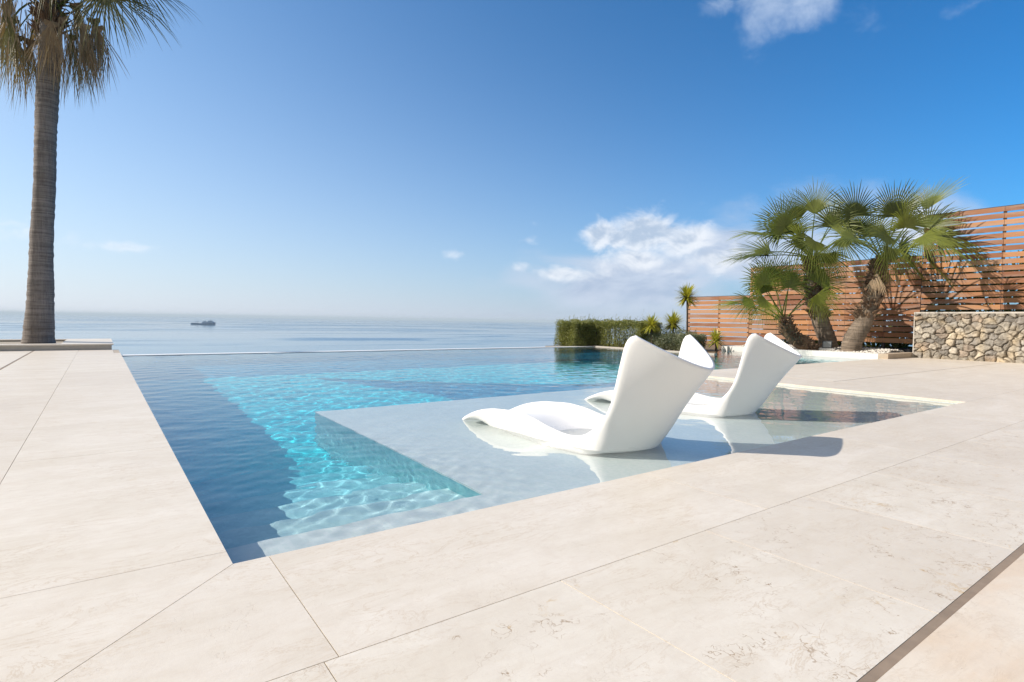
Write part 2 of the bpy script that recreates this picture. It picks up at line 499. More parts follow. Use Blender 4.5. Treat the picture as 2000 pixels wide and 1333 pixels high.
def lounger_mat():
    m, N, b = new_mat('white_moulded_plastic')
    pos = N.n('ShaderNodeNewGeometry').outputs['Position']
    N.put(b.inputs['Base Color'], N.mix(N.noise(pos, 4, 4), (0.83, 0.83, 0.82), (0.88, 0.88, 0.87)))
    sp_ = N.n('ShaderNodeSeparateXYZ'); N.put(sp_.inputs[0], pos)
    wet = N.rng(N.m('ADD', sp_.outputs[2], N.m('MULTIPLY', N.noise(pos, 9, 4), 0.05)), -0.02, 0.045, 1.0, 0.0)
    N.put(b.inputs['Roughness'], N.m('SUBTRACT', N.rng(N.noise(pos, 7, 6, 0.7), 0.3, 0.7, 0.34, 0.55), N.m('MULTIPLY', wet, 0.24)))
    bp = N.n('ShaderNodeBump'); bp.inputs['Strength'].default_value = 0.12; bp.inputs['Distance'].default_value = 0.001
    N.put(bp.inputs['Height'], N.noise(pos, 500, 2)); N.put(b.inputs['Normal'], bp.outputs[0])
    return m


M_LOUNGE = lounger_mat()

# ------------------------------------------------------------------ setting: sea, ground
WZ = -0.04          # water level of the pool
me = MB()
# the sea starts below the villa and runs to the horizon, in one sheet
SEA = -30.0
xs = [-40000, -8000, -1500, -300, 0, 300, 1500, 8000, 40000]
n = len(xs)
me.add([(x, y, SEA) for y in xs for x in xs], [(j * n + i, j * n + i + 1, (j + 1) * n + i + 1, (j + 1) * n + i) for j in range(n - 1) for i in range(n - 1)])
tag(me.build('sea', sea_mat()), kind='structure')

# hillside that carries the terrace
hm = plain('dry_hillside', (0.16, 0.13, 0.075), 0.95, 0.3, 0.6, 0.5, 8)
nx, ny = 60, 60
gx = np.linspace(-60, 90, nx); gy = np.linspace(-60, 60, ny)
GX, GY = np.meshgrid(gx, gy, indexing='ij')
edge = np.clip((GY - 15.5) / 30.0, 0, 1)
side = np.clip((-8 - GX) / 40.0, 0, 1)
GZ = -2.6 - 29 * edge ** 0.8 - 10 * side + 0.5 * np.sin(GX * .7 + 1.3 * np.sin(GY * .5)) * np.cos(GY * .6)
co = np.stack([GX, GY, GZ], -1).reshape(-1, 3)
I = np.arange(nx * ny).reshape(nx, ny)
F = np.stack([I[:-1, :-1], I[1:, :-1], I[1:, 1:], I[:-1, 1:]], -1).reshape(-1, 4)
tag(np_mesh('hillside', co, F, hm), kind='structure')


# ------------------------------------------------------------------ paving
class Paving:
    """stone slabs with open joints over a grout bed; each slab keeps a tint value"""
    def __init__(s):
        s.mb = MB(); s.t = []

    def slab(s, pts, z=0.0, th=0.03, t=None):
        a = len(s.mb.f)
        g = 0.0017
        c = Vector((sum(p[0] for p in pts) / len(pts), sum(p[1] for p in pts) / len(pts)))
        q = []
        k = len(pts)
        for i in range(k):                      # inset every edge by the half joint
            p0, p1, p2 = (Vector(pts[i - 1]), Vector(pts[i]), Vector(pts[(i + 1) % k]))
            d1 = (p1 - p0).normalized(); d2 = (p2 - p1).normalized()
            n1 = Vector((-d1.y, d1.x)); n2 = Vector((-d2.y, d2.x))
            bis = (n1 + n2); bis = bis / max(1e-6, bis.dot(n1)) * 1.0
            q.append(p1 + bis * g)
        s.mb.poly([tuple(p) for p in q], z - th, z)
        t = random.random() if t is None else t
        s.t.extend([t] * (len(s.mb.f) - a))

    def rect(s, x0, x1, y0, y1, **k):
        s.slab([(x0, y0), (x1, y0), (x1, y1), (x0, y1)], **k)

    def build(s, name, mat):
        o = s.mb.build(name, mat)
        a = o.data.color_attributes.new('tint', 'FLOAT_COLOR', 'CORNER')
        vals = []
        for p in o.data.polygons:
            vals += [s.t[p.index]] * 3 * 0 + [c for _ in range(p.loop_total) for c in (s.t[p.index],) * 3 + (1.0,)]
        a.data.foreach_set('color', vals)
        return tag(o, kind='structure')


PX = 9.02      # right wall of the pool
PY = 14.6      # far weir of the pool
SX, SY0, SY1 = 10.22, 2.24, 4.80

cop = Paving()
# near coping strip, mitred at the pool corner
cop.slab([(0, 0), (-0.86, -0.86), (0.135, -0.86), (0.135, 0)], t=0.5)
x = 0.135
for w in (2.35, 2.4, 2.4):
    cop.rect(x, x + w, -0.86, 0)
    x += w
cop.rect(x, 10.2, -0.86, 0)
x = 10.2
while x < 22.9:
    cop.rect(x, x + 2.4, -0.86, 0); x += 2.4
# left coping
cop.slab([(0, 0), (0, 0.145), (-0.905, 0.145), (-0.905, -0.905)][:4], t=0.35)
ys = [0.145, 2.5, 4.9, 7.3, 9.7, 12.1, 14.6, 17.1]
for y0, y1 in zip(ys[:-1], ys[1:]):
    cop.rect(-0.905, 0 if y1 < 15 else -0.14, y0, y1)
cop.rect(-0.14, 0, 14.6, 15.4)
# right coping, parallel to the right wall
for y0, y1 in ((0, 2.24), (2.24, 4.80)):
    cop.rect(PX, SX - 0.02, y0, y1)
cop.build('pool_coping', M_STONE)

rw = Paving()
x = -0.86 - 1.0
xs_ = [-4.6, -3.7, -2.75, -1.8, -0.86, 0.09, 1.0, 1.93, 2.9, 3.85, 4.8, 5.75, 6.7, 7.65, 8.6, 9.55, 10.5, 11.5, 12.5, 13.5, 14.5, 15.5, 16.5, 17.5, 18.5, 19.5, 20.5, 21.5, 22.5, 23.5]
for a, b in zip(xs_[:-1], xs_[1:]):
    rw.rect(a, b, -1.80, -0.86)
rw.build('veined_paving', M_VEIN)

dk = Paving()
# beyond the drain slot, towards the viewer
for a, b in zip(range(-5, 24, 2), range(-3, 26, 2)):
    for y0, y1 in ((-2.8, -1.829), (-3.75, -2.8), (-4.7, -3.75), (-5.65, -4.7)):
        dk.rect(a, b, y0, y1)
dk.build('terrace', M_GOLD)
dl = Paving()
y = -0.86
while y < 17.0:
    y1 = min(y + 2.4, 17.1)
    dl.rect(-1.83, -0.905, y, y1)
    dl.rect(-3.4, -1.87, y, y1); dl.rect(-5.2, -3.4, y, y1); dl.rect(-8, -5.2, y, y1)
    y = y1
# right hand terrace in front of the stone wall
for a, b in ((SX, 12.6), (12.6, 15.0), (15.0, 17.4), (17.4, 19.26)):
    dl.rect(a, b, SY0, SY1, t=random.random() * .5)
for a, b in ((10.2, 12.6), (12.6, 15.0), (15.0, 17.4), (17.4, 19.8), (19.8, 22.2)):
    dl.rect(a, b, 0.0, SY0 - 0.02)
dl.rect(19.26, 22.2, SY0, SY1)
dl.build('side_terrace', M_STONE)

g = MB()
g.box(-8, 24, -6, -0.004, -0.6, -0.006)
g.box(-8, -1.7, -0.004, 17.1, -0.6, -0.006); g.box(-1.7, -0.004, -0.004, 17.1, -0.036, -0.006)
g.box(PX + 0.004, 22.6, -0.004, 4.796, -0.6, -0.006)
tag(g.build('paving_bed', M_GROUT), kind='structure')
g = MB()
g.box(-5, 24, -1.829, -1.799, -0.03, -0.0015)
g.box(-1.872, -1.828, -0.86, 17.1, -0.03, -0.004)
tag(g.build('drain_slot', M_SLOT), kind='structure')
# dark stone tone standing in for a shadow patch; material not used
wm, Nn, bb = new_mat('shadow_tone_stone')
bb.inputs['Base Color'].default_value = (0.20, 0.165, 0.15, 1); bb.inputs['Roughness'].default_value = 0.35

# ------------------------------------------------------------------ pool basin
under = []
FL = -1.75
fl = MB()
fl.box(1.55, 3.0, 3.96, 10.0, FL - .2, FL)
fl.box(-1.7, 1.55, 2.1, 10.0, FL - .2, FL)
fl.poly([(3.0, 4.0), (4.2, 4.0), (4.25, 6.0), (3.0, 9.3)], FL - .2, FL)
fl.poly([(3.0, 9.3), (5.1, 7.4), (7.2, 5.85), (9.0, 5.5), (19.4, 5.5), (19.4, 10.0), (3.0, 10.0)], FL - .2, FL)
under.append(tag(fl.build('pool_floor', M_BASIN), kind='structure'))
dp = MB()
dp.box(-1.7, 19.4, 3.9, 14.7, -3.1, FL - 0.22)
under.append(tag(dp.build('pool_dark_tint_floor', M_DEEPTINT), kind='structure'))  # only a shallow drop; the deep-water darkness is in the tile colour
wl = MB()
wl.box(-1.9, -1.7, 0, PY + 0.1, -3.1, -0.036)          # left wall, set back unseen under the coping to let refracted sun in
wl.box(-1.9, PX, -0.2, 0, -3.1, -0.033)             # near wall
wl.box(PX, PX + 0.2, 0.0, 4.7, -3.1, -0.033)        # right wall
wl.box(PX, 19.5, 4.6, SY1, -3.1, -0.033)
under.append(tag(wl.build('pool_wall', M_RIM), kind='structure'))
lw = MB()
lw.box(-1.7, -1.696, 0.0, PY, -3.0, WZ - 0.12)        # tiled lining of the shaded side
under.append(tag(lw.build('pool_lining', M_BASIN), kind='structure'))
sh = MB()
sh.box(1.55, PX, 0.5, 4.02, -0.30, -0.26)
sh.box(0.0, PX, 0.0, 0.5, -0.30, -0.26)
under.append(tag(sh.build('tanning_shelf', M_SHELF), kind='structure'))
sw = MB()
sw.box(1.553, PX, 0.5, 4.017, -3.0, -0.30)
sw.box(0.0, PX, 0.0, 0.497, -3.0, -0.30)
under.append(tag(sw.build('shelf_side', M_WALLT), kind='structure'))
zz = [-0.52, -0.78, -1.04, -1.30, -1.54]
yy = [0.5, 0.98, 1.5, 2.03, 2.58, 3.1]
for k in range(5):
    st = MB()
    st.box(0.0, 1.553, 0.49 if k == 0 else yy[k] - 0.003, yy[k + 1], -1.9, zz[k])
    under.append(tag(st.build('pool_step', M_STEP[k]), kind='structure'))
# weir at the far end, right hand bed edge
we = MB()
we.box(-0.2, 16.5, PY, PY + 0.45, -3.1, WZ + 0.014)
under.append(tag(we.build('overflow_weir', plain('white_weir_stone', (0.86, 0.86, 0.85), 0.35, 0.02)), kind='structure'))
bd = MB()
bd.box(15.15, 16.5, 14.91, 16.3, -3.0, -.06)
bd.poly([(16.5, 8.9), (19.28, 10.6), (24.5, 13.2), (24.5, 16.0), (16.5, 16.0)], -3.0, -0.01)
under.append(tag(bd.build('garden_bed', plain('garden_soil', (0.22, 0.16, 0.10), 0.95, 0.3, 4, 0.6, 30)), kind='structure'))
kb = MB()
kb.box(16.35, 16.5, 8.8, PY, -3.0, 0.0)
under.append(tag(kb.build('garden_kerb', M_CONC), kind='structure'))

# water surface: small ripples as real relief
def water():
    d = 0.027
    gx = np.arange(-2.6, 19.30, d); gy = np.arange(-0.005, PY + 0.02, d)
    X, Y = np.meshgrid(gx, gy, indexing='ij')
    Z = np.zeros_like(X); Zs = np.zeros_like(X)
    r = np.random.default_rng(3)
    for i in range(46):
        lam = r.uniform(0.16, 0.55); th = r.uniform(0, 2 * np.pi); k = 2 * np.pi / lam
        Z += lam * 0.00062 * np.sin(k * (X * np.cos(th) + Y * np.sin(th)) + r.uniform(0, 6.28))
    for i in range(40):
        lam = r.uniform(0.08, 0.18); th = r.uniform(0, 2 * np.pi); k = 2 * np.pi / lam
        Zs += lam * 0.0011 * np.sin(k * (X * np.cos(th) + Y * np.sin(th)) + r.uniform(0, 6.28))
    # livelier where the return jets stir it above the steps, calmer on the shelf
    stir = np.exp(-(((X - 0.9) / 0.9) ** 2 + ((Y - 1.1) / 1.3) ** 2))
    calm = 1 - 0.6 * (1 / (1 + np.exp(-(X - 1.6) * 4))) * (1 / (1 + np.exp((Y - 4.0) * 4)))
    Z = Z * calm * .9 + Zs * (0.46 * calm ** 1.6 + 0.7 * stir)
    keep = np.ones((len(gx) - 1, len(gy) - 1), bool)
    XC = 0.5 * (X[:-1, :-1] + X[1:, 1:]); YC = 0.5 * (Y[:-1, :-1] + Y[1:, 1:])
    keep &= ~((XC > PX + 0.03) & (YC < SY1 - 0.03))
    keep &= ~((XC > 16.42) & (YC > 8.95 + (XC - 16.5) * 0.61))
    I = np.arange(X.size).reshape(X.shape)
    F = np.stack([I[:-1, :-1], I[1:, :-1], I[1:, 1:], I[:-1, 1:]], -1)[keep]
    co = np.stack([X, Y, Z + WZ], -1).reshape(-1, 3)
    used = np.unique(F); remap = np.zeros(X.size, int); remap[used] = np.arange(len(used))
    o = np_mesh('pool_water', co[used], remap[F], water_mat())
    o.cycles.is_caustics_caster = True
    return tag(o, kind='structure')


water()

# ------------------------------------------------------------------ loungers
ANG = R(10)
AX = Vector((math.sin(ANG), -math.cos(ANG)))      # foot -> back
LX = Vector((math.cos(ANG), math.sin(ANG)))

def catmull(keys, s):
    """keys: list of (s, values...) ; smooth interpolation"""
    ks = np.array(keys, float); t = ks[:, 0]; v = ks[:, 1:]
    out = np.zeros((len(s), v.shape[1]))
    m = np.zeros_like(v)
    for i in range(len(t)):
        a, b = max(i - 1, 0), min(i + 1, len(t) - 1)
        m[i] = (v[b] - v[a]) / (t[b] - t[a])
    for j, q in enumerate(s):
        i = min(max(np.searchsorted(t, q) - 1, 0), len(t) - 2)
        h = t[i + 1] - t[i]; u = (q - t[i]) / h
        out[j] = ((2 * u ** 3 - 3 * u ** 2 + 1) * v[i] + (u ** 3 - 2 * u ** 2 + u) * h * m[i]
                  + (-2 * u ** 3 + 3 * u ** 2) * v[i + 1] + (u ** 3 - u ** 2) * h * m[i + 1])
    return out


# edge and centre line of the moulded shell: (s, u along, z above floor datum, half width)
EDGE = [(0.0, -0.01, -0.055, .30), (0.05, .10, .005, .335), (.12, .29, .085, .36), (.22, .52, .138, .38), (.32, .74, .155, .39), (.40, .90, .158, .40), (.48, 1.10, .132, .41),
        (.56, 1.30, .083, .425), (.62, 1.50, .047, .43), (.68, 1.67, .060, .44), (.73, 1.80, .135, .45), (.78, 1.89, .225, .455),
        (.83, 1.955, .34, .46), (.88, 2.00, .49, .465), (.93, 2.045, .68, .468), (.97, 2.085, .83, .465), (.99, 2.12, .888, .455), (1.0, 2.165, .905, .445)]
CENT = [(0.0, -0.05, -.075), (.05, .10, -.045), (.12, .28, .005), (.22, .50, .050), (.32, .72, .062), (.40, .88, .040), (.48, 1.08, -.03), (.56, 1.30, -.12),
        (.62, 1.50, -.165), (.68, 1.74, -.175), (.73, 1.93, -.13), (.78, 2.07, -.02), (.83, 2.18, .12), (.88, 2.29, .30), (.93, 2.40, .46), (.97, 2.49, .575), (1.0, 2.555, .665)]
NS, NV = 110, 41


def lounger_mesh():
    s = np.linspace(0, 1, NS) ** 1.0
    e = catmull(EDGE, s); c = catmull(CENT, s)
    v = np.linspace(-1, 1, NV)
    v = np.sign(v) * (1 - (1 - np.abs(v)) ** 1.25)
    inner = np.zeros((NS, NV, 3)); outer = np.zeros((NS, NV, 3))
    for i in range(NS):
        back = np.clip((s[i] - .66) / .18, 0, 1); back = back * back * (3 - 2 * back)
        av = np.abs(v)
        p = 2.3 - 0.55 * back
        b = av ** p
        # top rim: near the horns the rim rises fast, with a rounded tip
        k_ = 0.62 - 0.30 * back
        lat = np.sign(v) * e[i, 2] * np.sin(av * math.pi / 2 * k_) / math.sin(math.pi / 2 * k_)
        u = c[i, 0] + (e[i, 0] - c[i, 0]) * b
        z = c[i, 1] + (e[i, 1] - c[i, 1]) * b
        inner[i] = np.stack([lat, u, z], -1)
    # normals of the inner sheet
    du = np.gradient(inner, axis=0); dv = np.gradient(inner, axis=1)
    nrm = np.cross(dv, du); nrm /= np.linalg.norm(nrm, axis=-1, keepdims=True) + 1e-9
    if nrm[NS // 2, NV // 2, 2] < 0: nrm = -nrm
    th = 0.028
    for i in range(NS):
        seat = np.clip((s[i] - .40) / .14, 0, 1) * np.clip((.80 - s[i]) / .14, 0, 1)
        seat = seat * seat * (3 - 2 * seat)
        under_ = np.clip(s[i] / .1, 0, 1) * np.clip((.80 - s[i]) / .14, 0, 1)
        under_ = under_ * under_ * (3 - 2 * under_)
        av = np.abs(v)
        rim = np.clip((1 - av) / 0.05, 0, 1)
        o = inner[i] - nrm[i] * th * (0.35 + 0.65 * rim[:, None] ** 0.5)
        # seat part: flanks flare down to the shelf
        lat = o[:, 0] + np.sign(v) * 0.055 * seat * np.sin(np.clip((1 - av) / 0.30, 0, 1) * math.pi) * 1.2
        q = np.clip((1 - av) / 0.16, 0, 1); q = q * q * (3 - 2 * q)
        drop = 0.02 + 0.62 * np.clip(s[i] / .5, 0, 1) ** 1.5
        zt = max(-0.252, e[i, 1] - drop)
        z = o[:, 2] * (1 - under_ * q) + zt * under_ * q
        outer[i] = np.stack([lat, o[:, 1], np.minimum(z, o[:, 2])], -1)
    co = np.concatenate([inner.reshape(-1, 3), outer.reshape(-1, 3)])
    I = np.arange(NS * NV).reshape(NS, NV); J = I + NS * NV
    F = [np.stack([I[:-1, :-1], I[:-1, 1:], I[1:, 1:], I[1:, :-1]], -1).reshape(-1, 4),
         np.stack([J[:-1, :-1], J[1:, :-1], J[1:, 1:], J[:-1, 1:]], -1).reshape(-1, 4)]
    for (a, b) in ((I[:, 0], J[:, 0]), (J[:, -1], I[:, -1]), (J[0, :], I[0, :]), (I[-1, :], J[-1, :])):
        F.append(np.stack([a[:-1], a[1:], b[1:], b[:-1]], -1))
    return co, np.concatenate(F)


def place_lounger(x, y, rot, label):
    co, F = lounger_mesh()
    # local x = lateral, local y = from foot to back
    co = co.copy()
    co[:, 1] *= -1
    o = np_mesh('pool_lounger', co, F[:, ::-1], M_LOUNGE)
    o.location = (x, y, 0)
    o.rotation_euler = (0, 0, rot)
    bm_merge(o)
    o.cycles.is_caustics_receiver = True
    return tag(o, label, 'lounger', 'white loungers standing in the shallow shelf water')


def bm_merge(o):
    import bmesh
    bm = bmesh.new(); bm.from_mesh(o.data)
    bmesh.ops.remove_doubles(bm, verts=bm.verts, dist=0.0015)
    bmesh.ops.recalc_face_normals(bm, faces=bm.faces)
    bm.to_mesh(o.data); bm.free()
    o.data.shade_smooth()


l1 = place_lounger(2.934, 2.643, ANG, 'nearer white moulded lounger, the one seen whole with its foot hump and tall winged back')
l2 = place_lounger(5.10, 3.13, R(19.2), 'farther white moulded lounger, its foot half hidden behind the back of the nearer one')
under += [l1, l2]
for o in under:
    o.cycles.is_caustics_receiver = True


# ------------------------------------------------------------------ left planter wall and right planter
pl = empty('raised_planter', (-3.0, 17.1, 0))
b = MB()
Z1 = 0.165
b.box(-9, -1.0, 0.05, 0.5, 0, Z1 - .04); b.box(-9, 2.86, 0.06, .5, 0, Z1 - 0.04)
b.v = []; b.f = []; b.mi = []
b.box(-9, 2.84, 0.05, 0.45, -0.6, Z1 - 0.035)
b.box(1.75, 2.84, 0.45, 4.2, -0.6, Z1 - 0.035)
b.box(-9, 1.75, 3.8, 4.2, -0.6, Z1 - 0.035)
b.build('planter_wall', M_CONC, pl)
b = MB()
b.box(-9, 2.88, 0.0, 0.5, Z1 - 0.035, Z1)
b.box(1.7, 2.88, 0.5, 4.25, Z1 - 0.035, Z1)
b.box(-9, 1.7, 3.75, 4.25, Z1 - 0.035, Z1)
b.build('stone_cap', M_STONE, pl)
b = MB(); b.box(-9, 1.75, 0.45, 3.8, -0.6, 0.10)
b.build('gravel_fill', plain('planter_gravel', (0.42, 0.37, 0.30), 0.9, 0.3, 40, 0.8, 60), pl)
tag(pl, 'low pale stone planter with a flat cap around the foot of the tall palm', 'planter')

pr = empty('white_planter', (19.28, 7.0, 0))
b = MB()
b.box(0, 0.3, -2.07, 3.45, -2.9, 0.145)
b.box(0.3, 3.0, 3.15, 3.45, -2.9, 0.145)
b.build('planter_wall', M_WHITE, pr)
b = MB(); b.box(-0.02, 2.3, -2.35, -2.07, -0.02, 0.155)
b.build('timber_step', plain('pale_travertine_step', (0.50, 0.41, 0.31), 0.8, 0.15, 6, .3, 60), pr)
b = MB(); b.box(0.3, 3.0, -2.07, 3.15, -2.9, 0.10)
b.build('soil_fill', plain('bed_fill', (0.50, 0.46, 0.40), 0.95, 0.25, 14, 0.8, 40), pr)
tag(pr, 'low white rendered planter holding the three fan palms between the pool and the slatted fence', 'planter')

# white pebbles
pb = MB()
ico = [(0, 0, 1), (.894, 0, .447), (.276, .851, .447), (-.724, .526, .447), (-.724, -.526, .447), (.276, -.851, .447), (.724, .526, -.447), (-.276, .851, -.447), (-.894, 0, -.447), (-.276, -.851, -.447), (.724, -.526, -.447), (0, 0, -1)]
icf = [(0, 1, 2), (0, 2, 3), (0, 3, 4), (0, 4, 5), (0, 5, 1), (1, 6, 2), (2, 7, 3), (3, 8, 4), (4, 9, 5), (5, 10, 1), (6, 7, 2), (7, 8, 3), (8, 9, 4), (9, 10, 5), (10, 6, 1), (11, 7, 6), (11, 8, 7), (11, 9, 8), (11, 10, 9), (11, 6, 10)]
for i in range(1900):
    x = 19.6 + 1.9 * random.random() ** 1.3; y = random.uniform(5.0, 10.1)
    r = random.uniform(.025, .06); an = random.uniform(0, 3.14); ca, sa = math.cos(an), math.sin(an)
    fx, fy, fz = random.uniform(.8, 1.3), random.uniform(.7, 1.1), random.uniform(.5, .8)
    z = 0.10 + 0.12 * math.exp(-((x - 20.9) / .7) ** 2) + random.uniform(0, .03)
    vs = []
    for p in ico:
        a, c_, q = p[0] * fx * r, p[1] * fy * r, p[2] * fz * r
        vs.append((x + a * ca - c_ * sa, y + a * sa + c_ * ca, z + q))
    pb.add(vs, icf)
tag(pb.build('pebbles', plain('white_pebble', (0.72, 0.69, 0.63), 0.7, 0.25, 14), smooth=True), 'white and grey pebbles strewn over the fan palm planter', 'pebbles', kind='stuff')

# ------------------------------------------------------------------ stone wall
def stone_wall():
    root = empty('stone_wall', (21.3, 4.62, 0))
    Lw, Hw = 10.0, 1.50
    r = np.random.default_rng(5)
    pts = []
    # jittered stone centres, irregular sizes
    y = 0.06; row = 0
    while y < Hw + .2:
        x = -0.2 + (row % 2) * .13
        while x < Lw + .2:
            pts.append((x + r.uniform(-.06, .06), y + r.uniform(-.06, .06), r.uniform(0, .035)))
            x += r.uniform(.15, .35)
        y += r.uniform(.15, .20); row += 1
    P = np.array(pts)
    d = 0.016
    gy = np.arange(0, Lw + d, d); gz = np.arange(-0.12, Hw - .045, d)
    S, T = np.meshgrid(gy, gz, indexing='ij')
    def vn(x, y, f, seed):
        rr = np.random.default_rng(seed); g_ = rr.uniform(-1, 1, (256, 256))
        xf, yf = x * f, y * f; xi, yi = np.floor(xf).astype(int), np.floor(yf).astype(int)
        fx, fy = xf - xi, yf - yi; fx = fx * fx * (3 - 2 * fx); fy = fy * fy * (3 - 2 * fy)
        q = lambda a, b: g_[a % 256, b % 256]
        return (q(xi, yi) * (1 - fx) + q(xi + 1, yi) * fx) * (1 - fy) + (q(xi, yi + 1) * (1 - fx) + q(xi + 1, yi + 1) * fx) * fy
    Sd = S + 0.045 * vn(S, T, 5, 1) + .015 * vn(S, T, 17, 2); Td = T + 0.045 * vn(S, T, 5, 3) + .015 * vn(S, T, 17, 4)
    q = np.stack([Sd.ravel(), Td.ravel()], -1)
    d1 = np.full(len(q), 9.); d2 = np.full(len(q), 9.); ci = np.zeros(len(q), int)
    for k in range(len(P)):
        m = np.where(np.abs(q[:, 0] - P[k, 0]) < .6)[0]
        dd = np.hypot((q[m, 0] - P[k, 0]) * .85, q[m, 1] - P[k, 1]) - P[k, 2]
        a = dd < d1[m]
        d2[m] = np.where(a, d1[m], np.minimum(d2[m], dd)); ci[m] = np.where(a, k, ci[m]); d1[m] = np.where(a, dd, d1[m])
    e = (d2 - d1).reshape(S.shape); ci = ci.reshape(S.shape)
    rise = np.clip(e / .035, 0, 1) ** .6
    tilt = r.uniform(-.25, .25, (len(P), 2)); dep = r.uniform(-.02, .05, len(P))
    h = rise * (.075 + dep[ci]) + rise * (tilt[ci, 0] * (Sd - P[ci, 0]) + tilt[ci, 1] * (Td - P[ci, 1])) \
        + rise * (.022 * vn(S, T, 11, 8) + .014 * vn(S, T, 30, 9))
    co = np.stack([-h, -S, T], -1).reshape(-1, 3)
    I = np.arange(S.size).reshape(S.shape)
    F = np.stack([I[:-1, :-1], I[:-1, 1:], I[1:, 1:], I[1:, :-1]], -1).reshape(-1, 4)
    pal = np.array([(.36, .30, .20), (.32, .27, .19), (.42, .34, .22), (.28, .24, .185), (.38, .27, .165), (.33, .29, .22), (.45, .38, .26), (.26, .225, .175)])
    pc = pal[r.integers(0, len(pal), len(P))] * r.uniform(.8, 1.2, (len(P), 1))
    gr = (pc * .5 + pc.mean(1, keepdims=True) * .5)
    c = gr[ci] * (1 + .24 * vn(S, T, 13, 12) + .16 * vn(S, T, 38, 13))[..., None]
    c = c * (1 + .10 * np.clip(vn(S, T, 4, 21), 0, 1)[..., None] * np.array((1.6, .6, -1.2)))
    c = c * rise[..., None] + np.array((.12, .09, .06)) * (1 - rise[..., None])
    col = np.concatenate([c, np.ones(S.shape + (1,))], -1).reshape(-1, 4)
    m, N, b = new_mat('rubble_stone')
    at = N.n('ShaderNodeAttribute', attribute_name='tint').outputs['Color']
    pos = N.n('ShaderNodeNewGeometry').outputs['Position']
    N.put(b.inputs['Base Color'], N.mix(N.m('MULTIPLY', N.rng(N.noise(pos, 30, 5, .7), .5, .7), .35), at, (.17, .15, .12)))
    b.inputs['Roughness'].default_value = .9
    bp = N.n('ShaderNodeBump'); bp.inputs['Strength'].default_value = .5; bp.inputs['Distance'].default_value = .01
    N.put(bp.inputs['Height'], N.noise(pos, 60, 6, .7)); N.put(b.inputs['Normal'], bp.outputs[0])
    np_mesh('stone_facing', co, F, m, root, True, col)
    bk = MB(); bk.box(.01, .34, -Lw, 0, -.2, Hw - .05)
    bk.build('core', M_CONC, root)
    cp = MB(); cp.box(-.085, .36, -Lw, .03, Hw - .05, Hw)
    cp.box(-.085, 0, 0.0, .03, -.1, Hw - .05)
    cp.build('cap', M_CONC, root)
    tag(root, 'rubble retaining wall of tan and grey stones with a pale cap at the right side', 'wall')


stone_wall()

# ------------------------------------------------------------------ slatted fences
def fence(y0, y1, z0, z1, label, posts, xf=22.7, pitch=0.2067, gap=0.040):
    k_ = 1.0335
    y0, y1 = (y0 + 2.463) * k_ - 2.463, (y1 + 2.463) * k_ - 2.463
    z0, z1 = 1 + (z0 - 1) * k_, 1 + (z1 - 1) * k_
    posts = [(p + 2.463) * k_ - 2.463 for p in posts]
    root = empty('slatted_fence', (xf, y0, z0))
    mb = MB(); t = []
    joints = sorted([y0, y1] + posts[1:-1], reverse=True)
    z = z1
    while z - (pitch - gap) > z0 - 0.001:
        for a, b in zip(joints[:-1], joints[1:]):
            n0 = len(mb.f)
            dx = random.uniform(-.004, .004); dz = random.uniform(-.004, .004)
            mb.box(dx, dx + .022, b + .004 - y0, a - .004 - y0, z - (pitch - gap) + dz - z0, z + dz - z0)
            t += [random.random()] * (len(mb.f) - n0)
        z -= pitch
    o = mb.build('slat_panel', M_WOOD, root)
    a = o.data.color_attributes.new('tint', 'FLOAT_COLOR', 'CORNER')
    a.data.foreach_set('color', [c for p in o.data.polygons for _ in range(p.loop_total) for c in (t[p.index],) * 3 + (1.0,)])
    for p in posts:
        pm = MB(); pm.box(.024, .084, p - .04 - y0, p + .04 - y0, -.5, z1 - z0 - .02)
        pm.build('post', M_POST, root)
    tp = MB(); tp.box(-.004, .06, y1 - y0, 0, z1 - z0 + .006, z1 - z0 + .022)
    tp.build('top_rail', M_POST, root)
    tag(root, label, 'fence', 'stepped hardwood slat fences')


fence(14.05, 10.93, -0.5, 2.24, 'lowest hardwood slat fence panel, behind the small yuccas at the pool end', [14.0, 12.4, 10.98])
fence(10.92, 4.72, 0.36, 3.40, 'middle hardwood slat fence panel, directly behind the three fan palms', [10.87, 9.7, 8.4, 7.1, 5.8, 4.77])
fence(4.71, -5.0, 1.53, 4.74, 'tallest hardwood slat fence panel, standing on the rubble stone wall', [4.66, 2.62, 0.3, -2.1, -4.9], gap=0.052)

# dark planted verge seen through the gap under the fences
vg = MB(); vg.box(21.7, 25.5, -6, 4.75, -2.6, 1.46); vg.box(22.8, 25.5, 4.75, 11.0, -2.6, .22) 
tag(vg.build('raised_verge', plain('dark_verge', (0.03, 0.03, 0.035), 0.9, 0.4, 12)), kind='structure')


